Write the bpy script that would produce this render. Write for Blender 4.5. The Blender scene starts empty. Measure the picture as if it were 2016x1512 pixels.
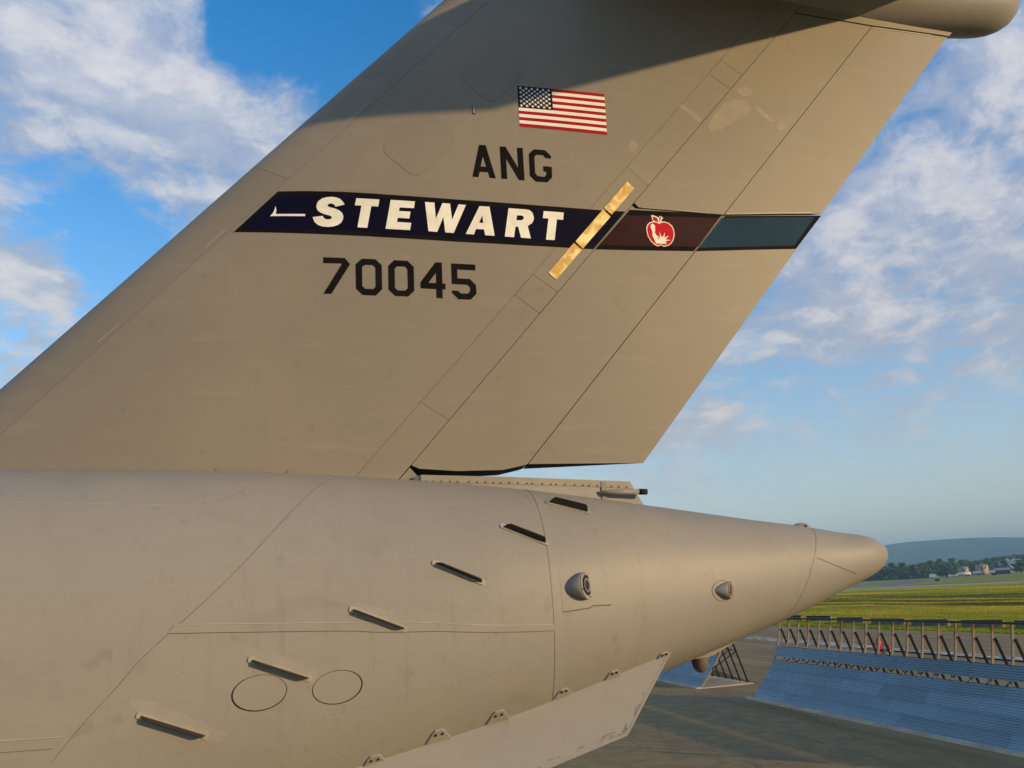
import bpy, bmesh, math, random
import numpy as np
from mathutils import Vector, Matrix, noise as mnoise

random.seed(7)
R = math.radians
scene = bpy.context.scene
COL = scene.collection

# ------------------------------------------------------------------ camera
cam_d = bpy.data.cameras.new("camera")
cam_o = bpy.data.objects.new("camera", cam_d)
COL.objects.link(cam_o)
PITCH, ROLL, YAW = R(15.4), R(3.5), R(11.0)
fw = Vector((math.sin(YAW) * math.cos(PITCH), math.cos(YAW) * math.cos(PITCH), math.sin(PITCH)))
rt = Vector((math.cos(YAW), -math.sin(YAW), 0))
up = rt.cross(fw)
rt2 = rt * math.cos(ROLL) - up * math.sin(ROLL)
up2 = up * math.cos(ROLL) + rt * math.sin(ROLL)
M = Matrix((rt2, up2, -fw)).transposed().to_4x4()
M.translation = Vector((0, 0, 6.1))
cam_o.matrix_world = M
cam_d.sensor_width = 36.0
cam_d.lens = 36.0 * 1515 / 2016
cam_d.clip_start = 0.1
cam_d.clip_end = 40000
scene.camera = cam_o

# ------------------------------------------------------------------ light
SUN_EL = R(10.6)
SUN_V = Vector((1.11, -1.0, 0)).normalized() * math.cos(SUN_EL) + Vector((0, 0, math.sin(SUN_EL)))   # towards the sun
sun_d = bpy.data.lights.new("sun", 'SUN')
sun_d.energy = 3.55
sun_d.angle = R(0.6)
sun_d.color = (1.0, 0.71, 0.38)
sun_o = bpy.data.objects.new("sun", sun_d)
COL.objects.link(sun_o)
sun_o.rotation_euler = SUN_V.to_track_quat('Z', 'Y').to_euler()
sun_o.location = (20, -20, 30)

scene.view_settings.view_transform = 'Standard'
scene.view_settings.look = 'None'
scene.view_settings.gamma = 1
scene.view_settings.use_curve_mapping = False
scene.view_settings.exposure = 0.55
scene.render.engine = 'CYCLES'
scene.cycles.max_bounces = 6
scene.cycles.volume_bounces = 0

# ------------------------------------------------------------------ world : clear sky with procedural clouds
wd = bpy.data.worlds.new("World")
scene.world = wd
wd.use_nodes = True
wt = wd.node_tree
wt.nodes.clear()


class NT:
    """small helper for building node trees"""
    def __init__(s, t): s.t = t
    def n(s, typ, ins=None, **kw):
        nd = s.t.nodes.new(typ)
        for k, v in kw.items(): setattr(nd, k, v)
        for k, v in (ins or {}).items(): s.set(nd, k, v)
        return nd
    def set(s, nd, k, v):
        sock = nd.inputs[k]
        if isinstance(v, bpy.types.NodeSocket): s.t.links.new(v, sock)
        elif isinstance(v, bpy.types.Node): s.t.links.new(v.outputs[0], sock)
        else: sock.default_value = v
    def m(s, op, a, b=0.0, c=0.0):
        nd = s.n('ShaderNodeMath', operation=op)
        for i, v in enumerate((a, b, c)): s.set(nd, i, v)
        return nd.outputs[0]
    def vm(s, op, a, b=None, **kw):
        nd = s.n('ShaderNodeVectorMath', operation=op)
        s.set(nd, 0, a)
        if b is not None: s.set(nd, 1, b)
        for k, v in kw.items(): s.set(nd, k, v)
        return nd
    def mr(s, v, a, b, c=0.0, d=1.0, smooth=True):
        nd = s.n('ShaderNodeMapRange', interpolation_type='SMOOTHSTEP' if smooth else 'LINEAR')
        for k, x in (('Value', v), ('From Min', a), ('From Max', b), ('To Min', c), ('To Max', d)): s.set(nd, k, x)
        return nd.outputs[0]
    def mix(s, f, a, b, blend='MIX'):
        nd = s.n('ShaderNodeMix', data_type='RGBA', blend_type=blend)
        s.set(nd, 0, f); s.set(nd, 6, a); s.set(nd, 7, b)
        return nd.outputs[2]
    def noise(s, vec, scale, detail=4, rough=.55, dist=0.0, dim='3D'):
        nd = s.n('ShaderNodeTexNoise', noise_dimensions=dim)
        s.set(nd, 'Vector', vec)
        for k, v in (('Scale', scale), ('Detail', detail), ('Roughness', rough), ('Distortion', dist)): s.set(nd, k, v)
        return nd.outputs[0]


def build_world():
    w = NT(wt)
    K = 0.15
    sky = w.n('ShaderNodeTexSky', sky_type='NISHITA', sun_disc=False)
    sky.sun_elevation = SUN_EL
    sky.sun_rotation = math.atan2(SUN_V.x, SUN_V.y)
    sky.altitude = 100
    sky.air_density = 1.0
    sky.dust_density = 0.6
    sky.ozone_density = 3.0
    hs = w.n('ShaderNodeHueSaturation', {'Hue': SKY_HUE, 'Saturation': SKY_SAT, 'Value': SKY_VAL, 'Color': sky.outputs[0]})
    tc = w.n('ShaderNodeTexCoord')
    d = tc.outputs['Generated']
    sep = w.n('ShaderNodeSeparateXYZ', {0: d})
    z = sep.outputs[2]
    zz = w.m('MAXIMUM', w.m('ADD', z, 0.32), 0.06)
    p = w.n('ShaderNodeCombineXYZ', {0: w.m('DIVIDE', sep.outputs[0], zz), 1: w.m('DIVIDE', sep.outputs[1], zz), 2: 0.0}).outputs[0]
    warp = w.n('ShaderNodeTexNoise', {'Vector': p, 'Scale': 2.6, 'Detail': 4.0})
    pw = w.vm('ADD', p, w.vm('SCALE', w.vm('SUBTRACT', warp.outputs[1], (.5, .5, .5)).outputs[0], Scale=0.22).outputs[0]).outputs[0]
    big = w.noise(pw, 1.7, 3, .5)
    mid = w.noise(pw, 4.4, 9, .64)
    # soft alto-cumulus mottling, finer
    fine = w.noise(p, 15.0, 6, .60, 0.5)
    steer = None
    for (v, k, amt) in BLOBS:
        dp = w.vm('DOT_PRODUCT', d, v).outputs['Value']
        g = w.m('MULTIPLY', w.m('EXPONENT', w.m('MULTIPLY', w.m('SUBTRACT', dp, 1.0), k)), amt)
        steer = g if steer is None else w.m('ADD', steer, g)
    dens = w.m('ADD', w.m('ADD', w.m('MULTIPLY', big, .55), w.m('MULTIPLY', mid, .75)), w.m('ADD', w.m('MULTIPLY', fine, .55), steer))
    cov = w.mr(dens, .77, 1.08)
    # clouds thin out in the haze near the horizon
    cov = w.m('MULTIPLY', cov, w.mr(z, .03, .22))
    # side of each cloud that looks to the sun is whiter
    ps = w.vm('ADD', pw, (0.05, -0.045, 0)).outputs[0]
    mid2 = w.noise(ps, 4.4, 9, .64)
    lit = w.mr(w.m('SUBTRACT', mid, mid2), -.07, .13)
    core = w.mr(dens, .97, 1.27)
    wht = w.m('MULTIPLY', w.m('ADD', w.m('MULTIPLY', lit, .50), w.m('MULTIPLY', core, .34)), 1.0)
    ccol = w.mix(wht, CLOUD_DARK, CLOUD_LIT)
    ccol = w.n('ShaderNodeVectorMath', {0: ccol, 'Scale': 1.0 / K}, operation='SCALE').outputs[0]
    sky_c = w.mix(cov, hs.outputs[0], ccol)
    # pale haze band low down
    hz = w.m('POWER', w.m('SUBTRACT', 1.0, w.m('MINIMUM', w.m('MAXIMUM', z, 0.0), 1.0)), 3.3)
    hcol = w.n('ShaderNodeVectorMath', {0: HAZE_SKY, 'Scale': 1.0 / K}, operation='SCALE').outputs[0]
    sky_c = w.mix(w.m('MULTIPLY', hz, .84), sky_c, hcol)
    bg = w.n('ShaderNodeBackground', {'Color': sky_c, 'Strength': K})
    out = w.n('ShaderNodeOutputWorld', {0: bg})


# direction, sharpness, amount : where the day's larger cloud masses and clear gaps stand in the visible sky
BLOBS = [((-0.3107, 0.7826, 0.5394), 39.0, 0.15),
 ((-0.1757, 0.8456, 0.5041), 81.2, 0.1),
 ((-0.0901, 0.7696, 0.6322), 182.5, -0.36),
 ((0.0128, 0.7786, 0.6274), 262.8, -0.34),
 ((-0.139, 0.764, 0.63), 729.7, -0.2),
 ((-0.1164, 0.8145, 0.5684), 324.4, 0.2),
 ((-0.1921, 0.8009, 0.5671), 971.4, 0.16),
 ((-0.2576, 0.7877, 0.5596), 971.4, 0.16),
 ((-0.2118, 0.7572, 0.6178), 729.7, 0.1),
 ((-0.3464, 0.8636, 0.3664), 1641.6, 0.4),
 ((-0.3801, 0.8419, 0.383), 4559.6, 0.3),
 ((-0.3267, 0.8436, 0.4261), 410.5, -0.22),
 ((-0.2708, 0.8735, 0.4047), 410.5, -0.24),
 ((-0.2309, 0.8968, 0.3774), 729.7, -0.2),
 ((-0.373, 0.8739, 0.3117), 410.5, -0.12),
 ((0.6258, 0.6262, 0.465), 81.2, 0.08),
 ((0.6167, 0.73, 0.2947), 134.2, 0.08),
 ((0.5273, 0.7861, 0.3225), 729.7, 0.12),
 ((0.468, 0.8415, 0.2698), 410.5, 0.0),
 ((0.4264, 0.8813, 0.2037), 4559.6, 0.22),
 ((0.6426, 0.5765, 0.5047), 410.5, 0.1),
 ((0.5636, 0.7091, 0.4237), 410.5, 0.1),
 ((0.4023, 0.9087, 0.1114), 2564.9, 0.15),
 ((0.4885, 0.8478, 0.2062), 262.8, -0.12),
 ((0.6169, 0.7716, 0.1549), 182.5, -0.06),
 ((0.6659, 0.6511, 0.3643), 410.5, 0.1)]
SKY_HUE, SKY_SAT, SKY_VAL = 0.5, 1.35, 1.32
CLOUD_DARK = (0.195, 0.265, 0.42, 1)
CLOUD_LIT = (0.545, 0.54, 0.56, 1)
HAZE_SKY = (0.50, 0.46, 0.40)
build_world()

# ------------------------------------------------------------------ measured outlines, in metres
# FIN: (x, z) on the fin;  FUS: (x, angle) on the fuselage skin;  GND: (x, y) on the ground
FIN = {"S": [[-0.315, 11.8258], [-0.4461, 11.7885], [-0.4626, 11.8201], [-0.49, 11.8389], [-0.5173, 11.8425], [-0.5499, 11.8321], [-0.5628, 11.8103], [-0.5551, 11.7913], [-0.5278, 11.7775], [-0.4623, 11.7605], [-0.3968, 11.7284], [-0.3532, 11.6888], [-0.3335, 11.6327], [-0.34, 11.5765], [-0.3639, 11.5263], [-0.4072, 11.4884], [-0.472, 11.4626], [-0.5474, 11.4516], [-0.6336, 11.458], [-0.6984, 11.4847], [-0.7474, 11.5342], [-0.7731, 11.6118], [-0.6298, 11.6327], [-0.6132, 11.5977], [-0.5861, 11.5792], [-0.5482, 11.5734], [-0.5104, 11.5838], [-0.4964, 11.6053], [-0.5052, 11.6264], [-0.5378, 11.6424], [-0.6029, 11.6606], [-0.6628, 11.6879], [-0.7065, 11.7295], [-0.7212, 11.7804], [-0.7154, 11.8379], [-0.6867, 11.8893], [-0.638, 11.928], [-0.5726, 11.9487], [-0.507, 11.9541], [-0.4412, 11.9469], [-0.3863, 11.923], [-0.3479, 11.8851]],
       "T": [[-0.1443, 11.9356], [0.1935, 11.9221], [0.1753, 11.804], [0.0735, 11.8087], [0.0117, 11.4483], [-0.1302, 11.4545], [-0.07, 11.8127], [-0.1669, 11.8157]],
       "E": [[0.3609, 11.9209], [0.7219, 11.909], [0.7032, 11.7949], [0.4896, 11.7992], [0.4795, 11.7387], [0.6499, 11.7351], [0.6316, 11.6222], [0.4595, 11.6269], [0.447, 11.5583], [0.6569, 11.5513], [0.6362, 11.4321], [0.2765, 11.4415]],
       "W": [[0.8716, 11.9052], [1.0129, 11.9014], [1.0274, 11.6339], [1.1343, 11.8982], [1.2516, 11.8951], [1.272, 11.6267], [1.381, 11.8916], [1.4935, 11.8849], [1.2896, 11.4134], [1.1617, 11.4173], [1.1416, 11.6703], [1.0412, 11.4193], [0.9101, 11.426]],
       "A": [[1.7025, 11.8773], [1.8591, 11.8773], [1.9168, 11.3979], [1.7704, 11.4014], [1.7571, 11.496], [1.6323, 11.4957], [1.5982, 11.4037], [1.4734, 11.4074]],
       "A_hole": [[1.7378, 11.7219], [1.6857, 11.6004], [1.7512, 11.6001]],
       "R": [[2.1584, 11.8696], [2.4387, 11.8667], [2.4986, 11.8553], [2.5386, 11.8109], [2.5552, 11.7423], [2.5474, 11.6913], [2.5165, 11.6391], [2.4473, 11.5909], [2.4865, 11.3872], [2.3305, 11.3908], [2.2958, 11.5695], [2.2514, 11.5681], [2.2207, 11.3921], [2.0748, 11.3953]],
       "R_hole": [[2.2856, 11.7585], [2.3542, 11.7602], [2.3863, 11.7508], [2.3945, 11.7261], [2.3832, 11.6964], [2.3498, 11.6793], [2.2715, 11.6746]],
       "T2": [[2.7207, 11.8569], [3.0489, 11.8532], [3.0283, 11.7296], [2.9269, 11.7306], [2.8679, 11.382], [2.7285, 11.3813], [2.7905, 11.7357], [2.6989, 11.7387]],
       "swoosh": [[-1.306, 11.808], [-1.2915, 11.7294], [-1.2981, 11.6689], [-0.8806, 11.6635], [-0.88, 11.6281], [-1.3774, 11.6349], [-1.3365, 11.6918], [-1.3169, 11.7496]],
       "gA": [[1.746, 12.9348], [1.8484, 12.9366], [1.9817, 12.367], [1.8887, 12.3699], [1.867, 12.4648], [1.7321, 12.4645], [1.7097, 12.3704], [1.6153, 12.3753]],
       "gA_hole": [[1.7967, 12.7425], [1.7522, 12.5572], [1.8403, 12.5546]],
       "gN": [[2.0747, 12.927], [2.1662, 12.9287], [2.3508, 12.5722], [2.353, 12.9238], [2.443, 12.9249], [2.4429, 12.3627], [2.3511, 12.3616], [2.1663, 12.7221], [2.1642, 12.3666], [2.0736, 12.3668]],
       "gG": [[2.6285, 12.9189], [2.8113, 12.9132], [2.9026, 12.8197], [2.8995, 12.7725], [2.8066, 12.7769], [2.7723, 12.823], [2.6606, 12.8235], [2.6267, 12.7829], [2.6225, 12.4996], [2.6622, 12.4501], [2.773, 12.445], [2.8071, 12.4868], [2.8053, 12.5365], [2.7625, 12.5403], [2.7618, 12.6324], [2.9016, 12.6279], [2.8964, 12.4453], [2.8127, 12.3539], [2.6252, 12.3545], [2.5327, 12.4496], [2.5373, 12.8277]],
       "n7": [[-0.6159, 10.965], [-0.3114, 10.9585], [-0.2388, 10.8616], [-0.5006, 10.399], [-0.6099, 10.3999], [-0.3502, 10.8699], [-0.6152, 10.8732]],
       "n0a": [[-0.0703, 10.9533], [0.1223, 10.9504], [0.2136, 10.86], [0.2159, 10.4869], [0.1244, 10.3859], [-0.0622, 10.3907], [-0.1557, 10.4844], [-0.1598, 10.8634]],
       "n0a_hole": [[-0.0258, 10.8587], [0.0844, 10.8563], [0.1208, 10.817], [0.1235, 10.5241], [0.0902, 10.4836], [-0.0264, 10.4848], [-0.0672, 10.526], [-0.0675, 10.8227]],
       "n0b": [[0.3943, 10.9438], [0.5876, 10.9395], [0.6782, 10.8453], [0.6771, 10.4737], [0.5857, 10.3825], [0.4007, 10.3865], [0.3065, 10.4827], [0.3073, 10.852]],
       "n0b_hole": [[0.4361, 10.8493], [0.5507, 10.849], [0.5847, 10.8044], [0.5847, 10.5106], [0.5467, 10.4724], [0.4392, 10.4732], [0.3992, 10.5117], [0.3994, 10.8091]],
       "n4": [[1.0001, 10.9317], [1.0945, 10.9313], [1.0943, 10.6021], [1.14, 10.5998], [1.1371, 10.5101], [1.0927, 10.5112], [1.0909, 10.3703], [1.0001, 10.374], [1.0016, 10.5108], [0.7705, 10.5164], [0.7716, 10.6123]],
       "n4_hole": [[1.0015, 10.7653], [0.887, 10.6055], [1.0031, 10.6042]],
       "n5": [[1.2338, 10.9234], [1.5987, 10.9185], [1.595, 10.827], [1.3207, 10.8318], [1.322, 10.6899], [1.5064, 10.6877], [1.5959, 10.5929], [1.5983, 10.4587], [1.5067, 10.3646], [1.3234, 10.3662], [1.2285, 10.4653], [1.2296, 10.4974], [1.3215, 10.4953], [1.365, 10.4568], [1.4678, 10.4566], [1.5054, 10.4954], [1.5064, 10.5558], [1.4666, 10.5946], [1.2331, 10.5991]],
       "flag": [[2.4235, 14.0599], [3.9016, 14.0327], [3.8861, 13.2793], [2.4185, 13.3096]],
       "ap_white": [[4.5333, 11.9116], [4.5753, 11.9177], [4.6334, 11.9019], [4.6672, 11.8813], [4.6874, 11.9061], [4.7063, 11.9174], [4.7512, 11.8848], [4.7247, 11.8567], [4.7065, 11.8205], [4.7697, 11.8253], [4.84, 11.8074], [4.8963, 11.7653], [4.9262, 11.698], [4.9302, 11.6116], [4.904, 11.5233], [4.862, 11.4572], [4.7981, 11.4126], [4.7245, 11.3905], [4.6899, 11.4024], [4.6733, 11.4155], [4.6484, 11.4024], [4.6175, 11.3889], [4.5601, 11.4078], [4.4944, 11.466], [4.4485, 11.5484], [4.4328, 11.6389], [4.4383, 11.7025], [4.4601, 11.7501], [4.5052, 11.7938], [4.5663, 11.8157], [4.549, 11.8549], [4.5461, 11.8894]],
       "ap_red": [[4.6758, 11.7777], [4.7077, 11.8003], [4.7684, 11.8107], [4.8327, 11.7924], [4.8831, 11.7527], [4.9135, 11.6913], [4.9151, 11.6105], [4.8895, 11.528], [4.8507, 11.465], [4.7932, 11.4249], [4.7258, 11.4048], [4.6942, 11.4169], [4.6712, 11.4256], [4.6434, 11.4134], [4.619, 11.4049], [4.5673, 11.4225], [4.507, 11.4754], [4.4636, 11.5524], [4.4494, 11.6401], [4.4546, 11.7008], [4.4742, 11.7425], [4.5096, 11.7768], [4.5648, 11.7982], [4.612, 11.796], [4.6469, 11.787]],
       "ap_leaf": [[4.5586, 11.8962], [4.6026, 11.8908], [4.6425, 11.8707], [4.6541, 11.8339], [4.645, 11.7985], [4.6079, 11.8159], [4.5733, 11.8278], [4.5639, 11.856]],
       "ap_stem": [[4.7021, 11.9043], [4.7216, 11.8884], [4.6946, 11.8544], [4.682, 11.8128], [4.6714, 11.7947], [4.6731, 11.8469], [4.6823, 11.8824]],
       "ap_torch": [[4.551, 11.777], [4.5783, 11.7502], [4.5966, 11.7227], [4.5821, 11.6928], [4.59, 11.6675], [4.5776, 11.6206], [4.6042, 11.5737], [4.6292, 11.5211], [4.6456, 11.505], [4.6566, 11.5287], [4.6826, 11.5535], [4.71, 11.5612], [4.7447, 11.5493], [4.7629, 11.519], [4.7658, 11.4848], [4.7676, 11.4391], [4.5802, 11.4348], [4.5666, 11.4824], [4.5296, 11.5656], [4.5359, 11.6176], [4.5263, 11.6629], [4.5073, 11.7161], [4.522, 11.7489]],
       "ap_ray0": [[4.5958, 11.5789], [4.6558, 11.5201], [4.6669, 11.5438]],
       "ap_ray1": [[4.6567, 11.6436], [4.694, 11.5486], [4.6701, 11.5469]],
       "ap_ray2": [[4.7591, 11.6424], [4.7415, 11.5462], [4.7155, 11.5558]],
       "ap_ray3": [[4.8289, 11.587], [4.7632, 11.5219], [4.7507, 11.5497]],
       "ap_ray4": [[4.8486, 11.5079], [4.7633, 11.4904], [4.7626, 11.5161]],
       "stripe": [[-1.2832, 12.0638], [-0.8202, 12.0562], [-0.3038, 12.0413], [0.5189, 12.0016], [1.3627, 11.9709], [2.4779, 11.9509], [3.7267, 11.9381], [4.093, 11.9479], [3.4976, 11.2701], [2.4394, 11.2696], [1.3368, 11.2753], [0.5046, 11.2984], [-0.3041, 11.3243], [-1.0244, 11.3494], [-1.5954, 11.3712], [-1.8813, 11.3847]],
       "stripe_in": [[-1.2732, 11.991], [-0.819, 11.984], [-0.3038, 11.9678], [0.5174, 11.929], [1.36, 11.8985], [2.4737, 11.878], [3.7211, 11.8641], [4.0252, 11.8689], [3.5529, 11.3309], [2.4431, 11.3364], [1.3392, 11.3413], [0.5059, 11.3641], [-0.304, 11.3902], [-1.0258, 11.4144], [-1.5983, 11.4377], [-1.7561, 11.4479]],
       "stripe_fwd": [[4.1752, 11.9847], [4.3436, 11.9889], [5.8489, 12.035], [5.2544, 11.3533], [4.2944, 11.3016], [3.5315, 11.2705]],
       "stripe_fwd_in": [[4.0964, 11.8828], [4.3447, 11.897], [5.7841, 11.9624], [5.3361, 11.4331], [4.3005, 11.3748], [3.6048, 11.3426]],
       "stripe_aft": [[5.8682, 12.0367], [7.8417, 12.2238], [7.2525, 11.5407], [5.273, 11.3546]],
       "stripe_aft_in": [[5.7663, 11.9744], [7.6741, 12.1494], [7.2236, 11.5956], [5.3344, 11.4156]],
       "tape0": [[4.1645, 12.4709], [4.2831, 12.3647], [3.8521, 11.8732], [3.731, 11.9809]],
       "tape1": [[3.7088, 11.9509], [3.8311, 11.8384], [3.3227, 11.2679], [3.2064, 11.3787]],
       "tape2": [[3.1806, 11.3529], [3.3067, 11.2476], [2.8554, 10.7349], [2.7339, 10.8451]],
       "hingeA": [[0.5669, 7.9159], [3.2751, 11.0151], [7.8536, 16.1896]],
       "hingeB": [[2.2641, 7.9149], [5.8536, 12.0345], [9.4801, 16.1104]],
       "le_joint": [[-4.6322, 8.518], [-2.9945, 10.2367], [-1.9028, 11.3858], [-1.1058, 12.2787], [0.3966, 13.9798], [1.9489, 15.7028]],
       "aft_joint": [[-0.1299, 7.81], [1.9087, 10.158], [2.8195, 11.2284], [4.1675, 12.7383], [5.2062, 13.935], [6.0293, 14.7524]],
       "leA": [[-1.508, 12.6321], [-1.1058, 12.2787]],
       "leB": [[-0.0293, 14.3842], [0.3966, 13.9798]],
       "leC": [[1.8024, 15.8322], [1.9489, 15.7028]],
       "cutA": [[0.7428, 8.8164], [1.0102, 8.5621]],
       "cutB": [[4.1675, 12.7383], [4.4887, 12.4253]],
       "door_low": [[2.5345, 10.8092], [2.8344, 10.5384], [2.5318, 10.1882], [2.2366, 10.4643]],
       "door_top": [[6.2496, 14.95], [6.4885, 14.692], [6.2246, 14.3925], [5.9187, 14.6396]],
       "hatch_low": [[0.8529, 13.5662], [1.4446, 13.0389], [0.7538, 12.2692], [0.1831, 12.8233]],
       "hatch_top": [[2.1099, 14.9843], [2.6836, 14.4497], [1.992, 13.6621], [1.4156, 14.2265]],
       "vent": [[1.6646, 13.6436], [1.7216, 13.6466], [1.722, 13.4869], [1.6651, 13.4838]],
       "split": [[4.2084, 12.0661], [4.335, 11.9926], [5.8498, 12.0441], [7.822, 12.2359]],
       "rudtop": [[7.8536, 16.1896], [8.9349, 16.1325], [9.503, 16.1089], [11.3272, 16.22]],
       "rudbot": [[0.567, 7.9229], [0.6644, 7.8792], [1.22, 7.8388], [1.8823, 7.8399], [2.1871, 7.9012], [2.2796, 7.9184], [4.088, 7.9215]],
       "tip_fair": [[7.7308, 16.0754], [9.3127, 16.2972], [11.5115, 16.4156]],
       "patch0": [[5.213, 13.9548], [5.311, 13.8989], [5.4828, 13.7277], [5.6011, 13.6743], [5.6556, 13.7373], [5.4979, 13.8721], [5.3209, 13.9956]],
       "patch1": [[5.9712, 13.9739], [6.1563, 14.1406], [6.3826, 14.2165], [6.5591, 14.1893], [6.6433, 14.0536], [6.5063, 13.9113], [6.2616, 13.7675], [5.9974, 13.5947], [5.7942, 13.5062], [5.7287, 13.6125]],
       "patch2": [[6.3821, 14.3826], [6.5538, 14.4828], [6.7078, 14.4234], [6.6525, 14.2986], [6.4872, 14.2586]],
       "patch3": [[6.7165, 14.1598], [6.8484, 14.0785], [7.0794, 13.8829], [7.0214, 13.8274], [6.8304, 13.9305], [6.7058, 14.0708]],
       "patch4": [[4.237, 13.1351], [4.3355, 13.2362], [4.4198, 13.1706], [4.3515, 13.0086], [4.2447, 13.017]],
       "patch5": [[7.123, 13.8202], [7.2337, 13.882], [7.3078, 13.8133], [7.2116, 13.705], [7.1096, 13.7122]],
       "tab0": [[-4.9177, 8.0473], [-3.0839, 7.9713], [-3.045, 7.934], [-4.948, 8.0129]],
       "tab1": [[-2.8777, 7.9717], [-2.1385, 7.945], [-2.0993, 7.9009], [-2.9054, 7.9298]],
       "tab2": [[-1.9447, 7.9403], [-1.2966, 7.902], [-1.2508, 7.8606], [-1.9742, 7.8911]],
       "tab3": [[-1.0509, 7.89], [-0.5253, 7.8623], [-0.4787, 7.8101], [-1.0826, 7.8366]]}
FUS = {"joint": [[2.1358, 1.2469], [2.1451, 0.9514], [2.1526, 0.6794], [2.1507, 0.4154], [2.1593, 0.2092], [2.1671, 0.0713], [2.1663, -0.1578], [2.1857, -0.3854], [2.2517, -0.6984]],
       "diag": [[-0.4353, 1.2742], [-0.761, 0.8197], [-1.2887, 0.4646], [-2.0714, 0.1047], [-2.6373, -0.0728], [-3.0566, -0.2146]],
       "strip_top": [[-2.0179, 0.128], [-1.2247, 0.0882], [-0.1598, 0.0334], [0.7438, -0.0113], [2.1498, -0.1227]],
       "strip_bot": [[-2.0711, 0.1028], [-1.222, 0.0589], [-0.1602, 0.0061], [0.7413, -0.041], [2.1595, -0.1605]],
       "strip2_top": [[-3.7439, -0.0973], [-3.4931, -0.1129], [-2.9692, -0.1489]],
       "strip2_bot": [[-3.7364, -0.1292], [-3.4867, -0.1463], [-3.0345, -0.1783]],
       "faint": [[-4.0061, 0.8452], [-3.4913, 0.8241], [-2.7028, 0.7969], [-1.041, 0.7451]],
       "vane0": [[2.3323, 0.9238], [2.8392, 0.8059]],
       "vane1": [[1.6324, 0.5728], [2.1451, 0.42]],
       "vane2": [[0.7541, 0.2998], [1.2959, 0.1596]],
       "vane3": [[-0.1924, 0.0933], [0.3751, -0.0108]],
       "vane4": [[-1.2339, -0.0268], [-0.6532, -0.1424]],
       "vane5": [[-2.2785, -0.1405], [-1.6757, -0.2858]],
       "oval0": [[-0.8723, -0.1595], [-0.8707, -0.1776], [-0.8834, -0.1948], [-0.9096, -0.2104], [-0.9479, -0.2232], [-0.9963, -0.2326], [-1.0523, -0.2381], [-1.113, -0.2393], [-1.1752, -0.2363], [-1.2359, -0.2293], [-1.2922, -0.2189], [-1.3412, -0.2056], [-1.3808, -0.1903], [-1.409, -0.1738], [-1.4245, -0.1568], [-1.4266, -0.1403], [-1.4151, -0.1248], [-1.3905, -0.1112], [-1.3538, -0.0999], [-1.3069, -0.0914], [-1.252, -0.086], [-1.1916, -0.084], [-1.129, -0.0856], [-1.0671, -0.0907], [-1.0093, -0.0992], [-0.9585, -0.1109], [-0.9174, -0.1253], [-0.8882, -0.1418]],
       "oval1": [[-0.0928, -0.2096], [-0.0903, -0.229], [-0.1013, -0.2478], [-0.1254, -0.2649], [-0.1613, -0.2794], [-0.2071, -0.2903], [-0.2603, -0.297], [-0.3183, -0.2993], [-0.3781, -0.297], [-0.4368, -0.2903], [-0.4913, -0.2799], [-0.5391, -0.2662], [-0.5779, -0.2502], [-0.6058, -0.2327], [-0.6215, -0.2145], [-0.6243, -0.1966], [-0.6139, -0.1797], [-0.5909, -0.1645], [-0.5563, -0.1517], [-0.5118, -0.1418], [-0.4594, -0.1352], [-0.4018, -0.1322], [-0.3418, -0.1331], [-0.2825, -0.1378], [-0.2268, -0.1464], [-0.1777, -0.1584], [-0.1377, -0.1734], [-0.1089, -0.1908]],
       "pad": [[2.2717, 0.2048], [2.9444, 0.2166], [2.9271, -0.0625], [2.6847, -0.0463], [2.6277, -0.0578], [2.2766, -0.0549]],
       "mw": [[2.3064, 0.0699], [2.5846, 0.071]],
       "lt": [[4.4487, -0.0934], [4.6926, -0.1118]],
       "ltring": [[4.7733, -0.1342], [4.761, -0.1701], [4.7336, -0.2007], [4.6935, -0.222], [4.6444, -0.2315], [4.5909, -0.2284], [4.5384, -0.2136], [4.4923, -0.1893], [4.4571, -0.1586], [4.4366, -0.125], [4.4327, -0.0916], [4.4459, -0.0616], [4.4746, -0.0373], [4.5159, -0.0206], [4.5658, -0.0122], [4.6192, -0.0119], [4.6708, -0.0201], [4.7158, -0.0375], [4.7496, -0.0639], [4.7694, -0.0973]],
       "seam": [[6.4621, 1.225], [6.4976, 0.964], [6.3989, 0.5844], [6.303, 0.2683], [6.2038, 0.0276], [6.0232, -0.2857], [5.8941, -0.5437], [5.8095, -0.8288]],
       "capline": [[6.3002, 0.126], [6.4339, 0.0473], [6.5693, -0.0222], [6.7072, -0.1225], [6.8516, -0.2628], [7.01, -0.4619]],
       "beacon": [[6.3788, 1.0732]],
       "att": [[3.8036, -0.7419], [2.9729, -0.7119], [2.2869, -0.7095], [1.4634, -0.7353], [0.7536, -0.7231], [0.0305, -0.7569], [-0.2307, -0.7654]],
       "brk": [[3.6983, -0.7166], [2.9729, -0.7119], [2.2869, -0.7095], [1.4634, -0.7353], [0.7536, -0.7231], [0.0305, -0.7569]],
       "sharp": [[1.1414, -0.4725]]}
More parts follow.
